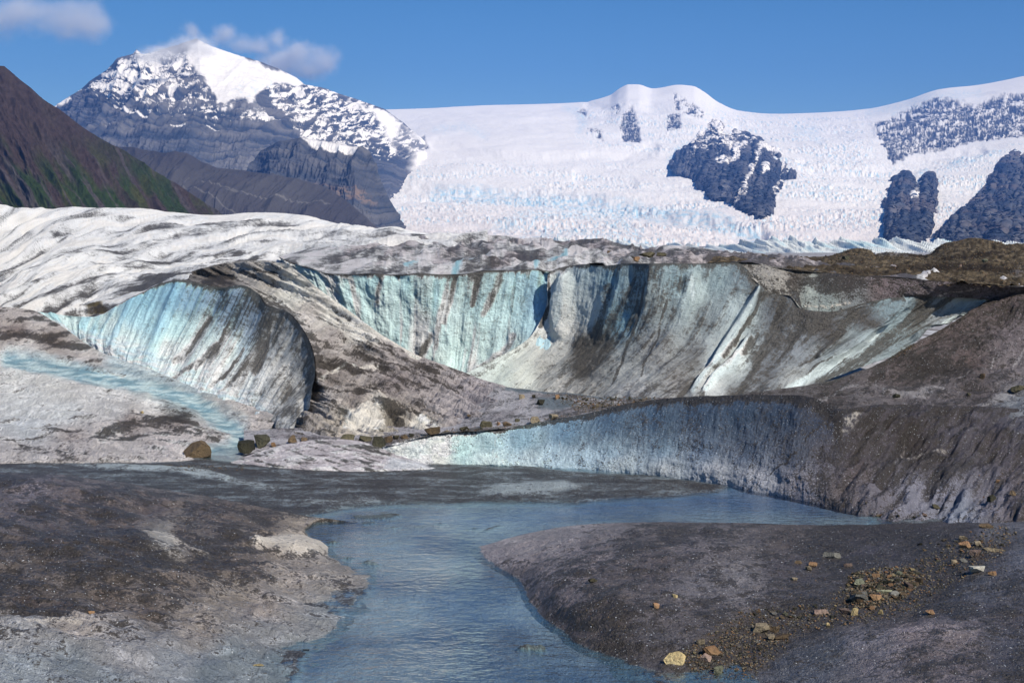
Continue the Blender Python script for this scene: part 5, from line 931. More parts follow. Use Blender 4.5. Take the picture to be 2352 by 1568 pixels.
# ---- left foreground mound
def p_fl(c):
    c.tone = .92
    X, Y, P = c.X, c.Y, c.P; x, y = P[..., 0], P[..., 1]
    n = fbm(x * .45, y * .5, 5, 210); m = fbm(x * 1.6, y * 1.6, 5, 211, .6); lumps = np.clip(fbm(x * 1.1 + .4 * m, y * .9, 4, 212), 0, 1)
    lowz = sstep(1330, 1450, Y + .12 * (X - 300))
    lobe = poly(X, Y + 2 * fbm(X / 30, Y / 20, 3), [(575, 1243), (640, 1238), (700, 1240), (738, 1250), (752, 1263), (735, 1272), (690, 1278), (640, 1272), (590, 1258)], 9)
    shelf = sstep(0, .25, 1 - c.U)
    c.dz = (.20 * n + .07 * m - .10 * fbm((X + Y * .3) / 120, (Y - .12 * X) / 24, 4, 215) + lowz * .16 * lumps) * (.12 + .88 * sstep(0, .05, c.V)) * (.25 + .75 * shelf) + .10 * lobe
    col4 = idw(X, Y, [(40, 1100, (70, 64, 64), .6), (60, 1130, (110, 104, 110), .45), (200, 1130, (92, 84, 84), .52), (350, 1160, (90, 82, 82), .55), (500, 1170, (84, 76, 74), .58), (600, 1190, (84, 76, 72), .6), (100, 1180, (88, 80, 80), .55), (250, 1200, (76, 68, 66), .62), (420, 1220, (80, 72, 68), .6), (620, 1220, (110, 102, 96), .5), (670, 1225, (150, 142, 134), .35),
        (120, 1240, (70, 62, 60), .65), (300, 1250, (64, 56, 54), .7), (60, 1290, (84, 78, 76), .58), (200, 1310, (78, 72, 70), .6), (380, 1235, (160, 160, 160), .25), (350, 1280, (50, 46, 46), .75), (480, 1280, (60, 52, 48), .72), (560, 1300, (90, 82, 78), .55), (680, 1320, (150, 144, 142), .32), (760, 1320, (140, 136, 134), .35), (540, 1350, (130, 124, 120), .4), (700, 1370, (160, 158, 160), .25),
        (400, 1340, (100, 92, 88), .5), (250, 1360, (84, 76, 72), .58), (60, 1380, (60, 52, 50), .68), (150, 1400, (62, 54, 52), .68), (340, 1410, (84, 76, 72), .56), (600, 1400, (140, 134, 134), .35), (740, 1400, (140, 146, 154), .2), (60, 1460, (160, 162, 168), .2), (180, 1450, (165, 160, 160), .25), (300, 1470, (130, 130, 136), .35), (450, 1440, (140, 134, 132), .35), (600, 1450, (130, 134, 142), .28),
        (300, 1500, (150, 152, 160), .2), (160, 1520, (120, 130, 142), .25), (60, 1540, (150, 160, 172), .18), (400, 1530, (145, 152, 164), .2), (550, 1510, (125, 136, 148), .25), (650, 1520, (110, 126, 140), .2), (480, 1560, (110, 122, 136), .25), (250, 1570, (125, 136, 150), .22)], 3.3, 1.25)
    jx = X + 22 * fbm(X / 50, Y / 22, 4, 213); jy = Y + 10 * fbm(X / 45, Y / 20, 4, 214)
    fw = fbm((X + Y * .3) / 120, (Y - .12 * X + 30 * n) / 17, 6, 215, .62)
    a = boost(col4[..., 3], 1.9) + .35 * n + 1.65 * fw + .35 * fbm(X / 26, Y / 13, 4, 216, .6)
    for pts, w, v in (([(60, 1380), (150, 1400), (260, 1395)], 12, .3), ([(150, 1340), (240, 1310), (330, 1290), (430, 1285)], 9, .35), ([(450, 1230), (500, 1270), (560, 1310), (620, 1325)], 12, .3), ([(700, 1410), (770, 1420), (830, 1408)], 4, .5), ([(540, 1260), (600, 1270), (660, 1280), (740, 1275)], 4, .6), ([(330, 1275), (400, 1285)], 12, .4)):
        a = a + v * stroke(jx, jy, pts, w, w * 1.6)
    a = a - .14 * lowz
    pale = lobe * 1.0
    for pts, w, v in (([(330, 1222), (390, 1228), (440, 1250), (480, 1270)], 7, .35), ([(60, 1440), (130, 1425), (180, 1440)], 8, .4)):
        pale = np.maximum(pale, v * stroke(jx, jy, pts, w, w))
    col = mix(col4[..., :3], lin(205, 200, 194), pale); a = a * (1 - .9 * pale)
    c.F = np.stack([x * .9 + y * .3, y * .7 - x * .2, 0 * x], -1) * .8
    un = sstep(.015, -.02, P[..., 2] + c.dz); col = mix(col, lin(118, 146, 158), .8 * un); a = a * (1 - .9 * un)
    c.col = rgba(col); c.col[..., 3] = np.clip(a, 0, 1)
patch("ice_mound", [
    [(-160, 1083, 25.8), (0, 1085, 25.8), (80, 1088, 25.8), (150, 1092, 25.7), (230, 1102, 25.6), (300, 1110, 25.6), (380, 1124, 25.5), (450, 1135, 25.4), (530, 1150, 25.4), (600, 1163, 25.4), (660, 1176, 25.4), (720, 1186, 25.4), (770, 1192, 25.4), Z(800, 1197, .0), Z(840, 1200, -.1)],
    [(-160, 1120, 23.2), (0, 1122, 23.2), (200, 1135, 23.4), (400, 1160, 23.8), (560, 1185, 24.1), (640, 1200, 24.3), Z(690, 1212, .12), Z(712, 1212, -.08), Z(800, 1216, -.2)],
    [(-160, 1180, 21), (0, 1180, 21), (200, 1195, 21.2), (400, 1210, 21.8), (560, 1225, 22.5), Z(630, 1235, .22), Z(690, 1240, .10), Z(725, 1243, -.06), Z(800, 1246, -.2)],
    [(-160, 1240, 19), (0, 1240, 19), (200, 1250, 19.3), (400, 1260, 20), (550, 1268, 21), Z(640, 1268, .16), Z(710, 1268, .08), Z(752, 1268, -.02), Z(810, 1270, -.2)],
    [(-160, 1320, 17.4), (0, 1320, 17.4), (200, 1330, 17.6), (400, 1335, 18.4), Z(560, 1330, .35), Z(680, 1325, .16), Z(780, 1325, .05), Z(850, 1328, -.02), Z(920, 1330, -.2)],
    [(-160, 1420, 15.8), (0, 1420, 15.8), (200, 1425, 16.1), (400, 1420, 17), Z(560, 1415, .28), Z(680, 1410, .12), Z(770, 1400, .03), Z(850, 1390, -.03), Z(930, 1390, -.2)],
    [(-160, 1510, 14.6), (0, 1510, 14.6), (200, 1510, 14.9), (400, 1505, 15.6), Z(540, 1500, .18), Z(640, 1495, .05), Z(710, 1490, -.02), Z(780, 1480, -.1), Z(880, 1480, -.2)],
    [(-160, 1660, 12.9), (0, 1660, 12.9), (200, 1660, 13.2), (400, 1655, 13.8), Z(520, 1650, .10), Z(600, 1645, .0), Z(660, 1640, -.06), Z(740, 1640, -.15), Z(840, 1640, -.25)]],
    p_fl, M_MOUND, 1.3, label="dirty ice mound filling the left foreground")

# ---- right foreground mound and gravel swale
def p_fr(c):
    c.tone = .80
    X, Y, P = c.X, c.Y, c.P; x, y = P[..., 0], P[..., 1]
    n = fbm(x * .6, y * .6, 5, 220); m = fbm(x * 2, y * 2, 5, 221, .6)
    jx = X + 24 * fbm(X / 60, Y / 26, 4, 222); jy = Y + 10 * fbm(X / 50, Y / 20, 4, 223)
    swale = np.maximum(poly(jx, jy, [(2300, 1215), (2200, 1270), (2060, 1310), (1960, 1340), (1900, 1380), (1740, 1400), (1650, 1440), (1560, 1510), (1600, 1560), (1760, 1545), (1830, 1470), (1960, 1440), (2100, 1430), (2180, 1360), (2280, 1290), (2352, 1240)], 26), 0)
    c.dz = (.10 * n + .06 * m + .06 * sstep(1420, 1500, Y) * np.clip(fbm(x * 1.5, y * 1.2, 4, 224), 0, 1)) * (.15 + .85 * sstep(0, .05, c.V)) * (.2 + .8 * sstep(0, .12, c.U)) - .03 * swale
    pool = np.maximum(stroke(jx, jy, [(1800, 1475), (1740, 1500), (1700, 1520), (1690, 1560)], 8, 8, False), stroke(jx, jy, [(2352, 1400), (2330, 1450), (2300, 1500)], 8, 6))
    c.dz = c.dz - .0 * pool
    col4 = idw(X, Y, [(1110, 1268, (165, 160, 170), .15), (1200, 1250, (165, 160, 168), .2), (1300, 1225, (150, 146, 154), .3), (1400, 1215, (130, 126, 132), .38), (1230, 1310, (120, 114, 120), .42), (1350, 1270, (112, 106, 112), .45), (1450, 1250, (92, 86, 88), .52), (1550, 1215, (82, 76, 76), .56), (1600, 1250, (96, 92, 98), .48), (1280, 1370, (104, 98, 104), .48), (1400, 1330, (88, 82, 84), .55),
        (1500, 1300, (80, 74, 76), .58), (1600, 1340, (110, 108, 116), .4), (1700, 1260, (100, 96, 100), .46), (1800, 1230, (84, 78, 78), .54), (1700, 1320, (110, 108, 114), .4), (1290, 1430, (76, 70, 74), .58), (1400, 1410, (64, 58, 58), .66), (1500, 1390, (82, 78, 82), .54), (1600, 1400, (80, 76, 80), .55), (1420, 1470, (58, 54, 56), .66), (1500, 1450, (76, 74, 80), .52), (1800, 1300, (72, 68, 74), .56), (1900, 1260, (48, 44, 46), .72),
        (2000, 1220, (56, 50, 50), .68), (2000, 1260, (60, 58, 66), .6), (2100, 1240, (50, 46, 50), .68), (2200, 1230, (60, 56, 60), .62), (2300, 1230, (110, 112, 124), .32), (2350, 1280, (96, 98, 110), .38), (2270, 1290, (76, 76, 86), .48), (1850, 1350, (60, 58, 64), .62), (2150, 1360, (66, 66, 76), .54), (2250, 1350, (76, 78, 88), .46), (2340, 1350, (72, 72, 80), .52), (2200, 1410, (52, 52, 62), .62), (2300, 1420, (64, 60, 66), .58),
        (1900, 1500, (80, 84, 94), .4), (2000, 1470, (110, 108, 118), .35), (2100, 1450, (130, 122, 130), .32), (2200, 1460, (130, 122, 128), .34), (2300, 1480, (70, 70, 80), .5), (1850, 1550, (84, 88, 100), .42), (2000, 1530, (120, 116, 126), .34), (2120, 1520, (84, 78, 82), .52), (2200, 1550, (96, 90, 96), .46), (2340, 1550, (60, 58, 64), .6), (1960, 1570, (96, 96, 106), .42)], 3.3, 1.3)
    fw = fbm((X + Y * .5) / 110, (Y + .16 * X + 25 * n) / 18, 6, 225, .62)
    a = boost(col4[..., 3], 1.8, .5) + .25 * n + 1.4 * fw + .25 * m
    for pts, w, v in (([(1380, 1300), (1450, 1265), (1560, 1230), (1640, 1220)], 12, .28), ([(1300, 1440), (1400, 1410), (1500, 1400)], 14, .22), ([(2130, 1530), (2250, 1530)], 12, .3), ([(1900, 1215), (2100, 1220)], 6, .4)):
        a = a + v * stroke(jx, jy, pts, w, w * 1.6)
    col = mix(col4[..., :3], lin(52, 42, 30), swale * .75); a = a + .12 * swale
    c.F = np.stack([x + y * .4, y * .8 - x * .3, 0 * x], -1) * .9
    un = sstep(.015, -.02, P[..., 2] + c.dz); col = mix(col, lin(118, 146, 158), .8 * un); a = a * (1 - .9 * un)
    c.col = rgba(col); c.col[..., 3] = np.clip(a, 0, 1)
patch("ice_mound", [
    [Z(1020, 1262, -.25), Z(1060, 1262, -.1), Z(1110, 1252, .02), Z(1180, 1232, .10), Z(1250, 1216, .2), Z(1340, 1204, .30), (1450, 1200, 23.8), (1550, 1199, 23.7), (1700, 1200, 23.7), (1800, 1203, 23.9), (1900, 1205, 24.4), (2000, 1204, 25), (2150, 1200, 25.2), (2300, 1196, 25), (2480, 1185, 25)],
    [Z(1030, 1290, -.25), Z(1080, 1284, -.08), Z(1140, 1276, .06), Z(1210, 1262, .20), Z(1290, 1250, .34), Z(1380, 1240, .44), Z(1480, 1235, .50), Z(1590, 1235, .50), Z(1720, 1238, .42), Z(1820, 1238, .32), Z(1920, 1236, .22), Z(2020, 1232, .2), Z(2150, 1226, .25), Z(2300, 1222, .4), Z(2480, 1215, .5)],
    [Z(1100, 1340, -.25), Z(1160, 1335, -.1), Z(1200, 1330, .04), Z(1260, 1320, .25), Z(1330, 1312, .40), Z(1410, 1306, .48), Z(1500, 1302, .50), Z(1600, 1300, .46), Z(1720, 1300, .36), Z(1820, 1300, .27), Z(1920, 1300, .22), Z(2020, 1298, .22), Z(2150, 1292, .32), Z(2300, 1286, .46), Z(2480, 1280, .6)],
    [Z(1150, 1420, -.25), Z(1205, 1410, -.1), Z(1245, 1400, .02), Z(1300, 1390, .22), Z(1360, 1384, .34), Z(1430, 1380, .40), Z(1510, 1376, .38), Z(1600, 1374, .32), Z(1720, 1372, .24), Z(1820, 1370, .2), Z(1920, 1370, .2), Z(2020, 1368, .26), Z(2150, 1364, .34), Z(2300, 1360, .42), Z(2480, 1356, .5)],
    [Z(1200, 1500, -.25), Z(1270, 1485, -.12), Z(1325, 1472, .0), Z(1380, 1460, .12), Z(1430, 1455, .2), Z(1490, 1450, .22), Z(1560, 1448, .2), Z(1640, 1446, .16), Z(1740, 1446, .12), Z(1830, 1446, .14), Z(1920, 1446, .22), Z(2020, 1446, .32), Z(2150, 1446, .38), Z(2300, 1446, .36), Z(2480, 1446, .4)],
    [Z(1250, 1580, -.25), Z(1350, 1558, -.14), Z(1440, 1535, -.01), Z(1500, 1525, .04), Z(1560, 1520, .06), Z(1610, 1516, .07), Z(1650, 1514, .06), Z(1700, 1514, .02), Z(1770, 1514, .04), Z(1840, 1514, .12), Z(1920, 1514, .22), Z(2020, 1514, .30), Z(2150, 1514, .32), Z(2300, 1514, .28), Z(2480, 1514, .3)],
    [Z(1280, 1680, -.25), Z(1380, 1670, -.2), Z(1480, 1660, -.14), Z(1540, 1655, -.1), Z(1590, 1650, -.08), Z(1640, 1650, -.06), Z(1680, 1650, -.04), Z(1730, 1650, .0), Z(1790, 1650, .06), Z(1850, 1650, .12), Z(1930, 1650, .2), Z(2020, 1650, .24), Z(2150, 1650, .26), Z(2300, 1650, .24), Z(2480, 1650, .2)]],
    p_fr, M_MOUND, 1.3, label="granular ice mound with gravel in the right foreground")

# ---- the water itself
def water():
    me = bpy.data.meshes.new("water"); nx, ny = 60, 60; vs = []; fs = []
    for j in range(ny + 1):
        for i in range(nx + 1): vs.append((-40 + 80 * i / nx, 9 + 28 * j / ny, 0.0))
    for j in range(ny):
        for i in range(nx): a = j * (nx + 1) + i; fs.append((a, a + 1, a + nx + 2, a + nx + 1))
    me.from_pydata(vs, [], fs); me.update()
    k = NT("meltwater"); co = k.n("ShaderNodeTexCoord").outputs["Object"]
    calm = k.ramp(k.noise(co, 0.22, 3, 0.5), 0.42, 0.58)
    w1 = k.noise(co, 5.5, 3, 0.55, (0.8, 1.25, 1)); w2 = k.noise(co, 1.7, 3, 0.5, (0.9, 1.3, 1)); w3 = k.noise(co, 16, 2, 0.5)
    h = k.math('ADD', k.math('ADD', k.math('MULTIPLY', w1, 0.8), k.math('MULTIPLY', w2, 0.9)), k.math('MULTIPLY', w3, 0.22))
    b = k.n("ShaderNodeBump"); b.inputs["Distance"].default_value = 0.07; k.l(h, b.inputs["Height"])
    k.l(k.math('ADD', k.math('MULTIPLY', calm, 0.6), 0.3), b.inputs["Strength"])
    dt = k.n("ShaderNodeVectorMath", operation='DOT_PRODUCT'); k.l(b.outputs[0], dt.inputs[0]); k.l(k.n("ShaderNodeNewGeometry").outputs["Incoming"], dt.inputs[1])
    fac = k.math('ADD', k.math('MULTIPLY', k.math('POWER', k.math('SUBTRACT', 1.0, k.math('ABSOLUTE', dt.outputs["Value"])), 4.2, True), 0.95), 0.03)
    gl = k.n("ShaderNodeBsdfGlossy"); gl.inputs["Roughness"].default_value = 0.06; k.l(b.outputs[0], gl.inputs["Normal"])
    tr = k.n("ShaderNodeBsdfTransparent"); tr.inputs[0].default_value = (0.78, 0.85, 0.90, 1)
    mx = k.n("ShaderNodeMixShader"); k.l(fac, mx.inputs[0]); k.l(tr.outputs[0], mx.inputs[1]); k.l(gl.outputs[0], mx.inputs[2])
    k.l(mx.outputs[0], k.out.inputs[0]); me.materials.append(k.m)
    o = bpy.data.objects.new("water", me); SC.collection.objects.link(o); o["kind"] = "structure"; o["label"] = "shallow meltwater stream and pond"
water()
# ================================================================== BOULDERS, STONES AND GRAVEL
def stone_mat(name, a, b, c):
    k = NT(name); co = k.n("ShaderNodeTexCoord").outputs["Object"]; info = k.n("ShaderNodeObjectInfo").outputs["Random"]
    n = k.noise(co, 2.2, 8, 0.65); n2_ = k.noise(co, 9.0, 5, 0.7)
    col = k.mixc(k.ramp(n, .38, .62), a, b); col = k.mixc(k.math('MULTIPLY', k.ramp(n2_, .5, .68), .75), col, c)
    hs = k.n("ShaderNodeHueSaturation"); hs.inputs["Saturation"].default_value = .82; k.l(col, hs.inputs["Color"]); k.l(k.math('ADD', k.math('MULTIPLY', info, .6), .42), hs.inputs["Value"])
    k.principled(hs.outputs[0], 0.8, 0.2, k.bump(k.math('ADD', n, n2_), 0.9, 0.06)); return k.m
SM = {
    'brown': stone_mat("stone_brown", (.15, .10, .055), (.23, .15, .07), (.05, .04, .03)),
    'olive': stone_mat("stone_olive", (.085, .08, .045), (.15, .13, .07), (.03, .03, .025)),
    'dark': stone_mat("stone_dark", (.05, .05, .035), (.10, .095, .055), (.02, .02, .018)),
    'tan': stone_mat("stone_tan", (.27, .21, .13), (.36, .29, .18), (.12, .09, .06)),
    'orange': stone_mat("stone_orange", (.36, .17, .06), (.46, .25, .09), (.16, .09, .05)),
    'yellow': stone_mat("stone_yellow", (.52, .38, .13), (.60, .47, .20), (.35, .22, .08)),
    'grey': stone_mat("stone_grey", (.20, .20, .18), (.30, .29, .26), (.09, .09, .08)),
    'pale': stone_mat("stone_pale", (.42, .41, .34), (.50, .48, .42), (.22, .19, .15)),
    'green': stone_mat("stone_green", (.22, .24, .15), (.33, .34, .22), (.10, .11, .07)),
    'pink': stone_mat("stone_pink", (.28, .18, .14), (.34, .23, .18), (.14, .10, .08)),
}
def ico(sub):
    import bmesh
    bm = bmesh.new(); bmesh.ops.create_icosphere(bm, subdivisions=sub, radius=1.0)
    v = np.array([p.co[:] for p in bm.verts]); f = [[p.index for p in q.verts] for q in bm.faces]; bm.free(); return v, f
ICO4, ICO2, ICO1 = ico(5), ico(3), ico(1)
def stone_mesh(name, seed, sub=ICO4, dims=(1, 1, 1), cuts=15, mat='brown', detail=1.0):
    """a broken rock: a ball cut by flat faces, chipped along its edges, unit sized then stretched"""
    r = np.random.RandomState(seed); v = sub[0].copy()
    for i in range(cuts):
        n = r.normal(size=3); n[2] *= .8; n /= np.linalg.norm(n); d = r.uniform(.60, .88)
        if i < 6:
            n = np.zeros(3); n[i % 3] = 1 if i < 3 else -1; n = n + r.normal(size=3) * .34; n /= np.linalg.norm(n); d = r.uniform(.42, .62)
        t = v @ n; over = t > d; v[over] -= np.outer(t[over] - d, n)
    t = v[:, 2] < -.62; v[t, 2] = -.62
    v = (v - (v.max(0) + v.min(0)) / 2) / (v.max(0) - v.min(0))
    if detail:
        u = sub[0]; k = .035 * detail
        v = v + sub[0] * (k * fbm(u[:, 0] * 2 + seed, u[:, 1] * 2 + u[:, 2] * 2.3, 5, 300, .65))[:, None]
    v = v * np.array(dims)
    me = bpy.data.meshes.new(name); me.from_pydata(v.tolist(), [], sub[1]); me.update()
    me.materials.append(SM[mat]); return me

def put(key, x, y, w, h, mat, label=None, group=None, seed=None, name="boulder", cat="boulder", rz=None, depth=.8, me=None, sink=.18, tilt=.12):
    """stands the stone on the modelled surface seen at (x, y); w, h are its width and height there"""
    global _seed
    _seed += 1; seed = seed or _seed; r = random.Random(seed)
    p = ground_at(key, x, y); s = p[1] / FP
    wm, hm = w * s, h * s * 1.15
    if me is None: me = stone_mesh(name, seed, ICO4 if w > 20 else ICO2, (wm, wm * depth, hm), mat=mat); sc = (1, 1, 1)
    else: sc = (wm, wm * depth, hm)
    o = bpy.data.objects.new(name, me); SC.collection.objects.link(o)
    o.location = (p[0], p[1], p[2] + hm * (.5 - sink)); o.scale = sc
    o.rotation_euler = (r.uniform(-tilt, tilt), r.uniform(-tilt, tilt), r.uniform(-.35, .35) if rz is None else rz)
    o["label"] = label; o["category"] = cat
    if group: o["group"] = group
    return o
_seed = 100
LL, MO, LE, MI, FR, FL, FW, HI, MR, BD = ("low white and grey ice mounds at the left with a blue melt channel", "grey streaked ice ridge between the bowl and the main cliff", "grey ice ledge with gravel behind the front wall",
    "grey rounded ice rolls along the top of the main cliff", "granular ice mound with gravel in the right foreground", "dirty ice mound filling the left foreground",
    "concave dark blue front wall above the pond and its grey right slope", "brown grit covered ice hill at the right", "brown gravel moraine on the right skyline", "blue ice bed of the stream with dark slush flats")
GB, GL, GC, GF = "boulders along the foot of the ice ridge", "stones on the grey ledge behind the front wall", "stones on top of the main cliff", "stones in the right foreground"
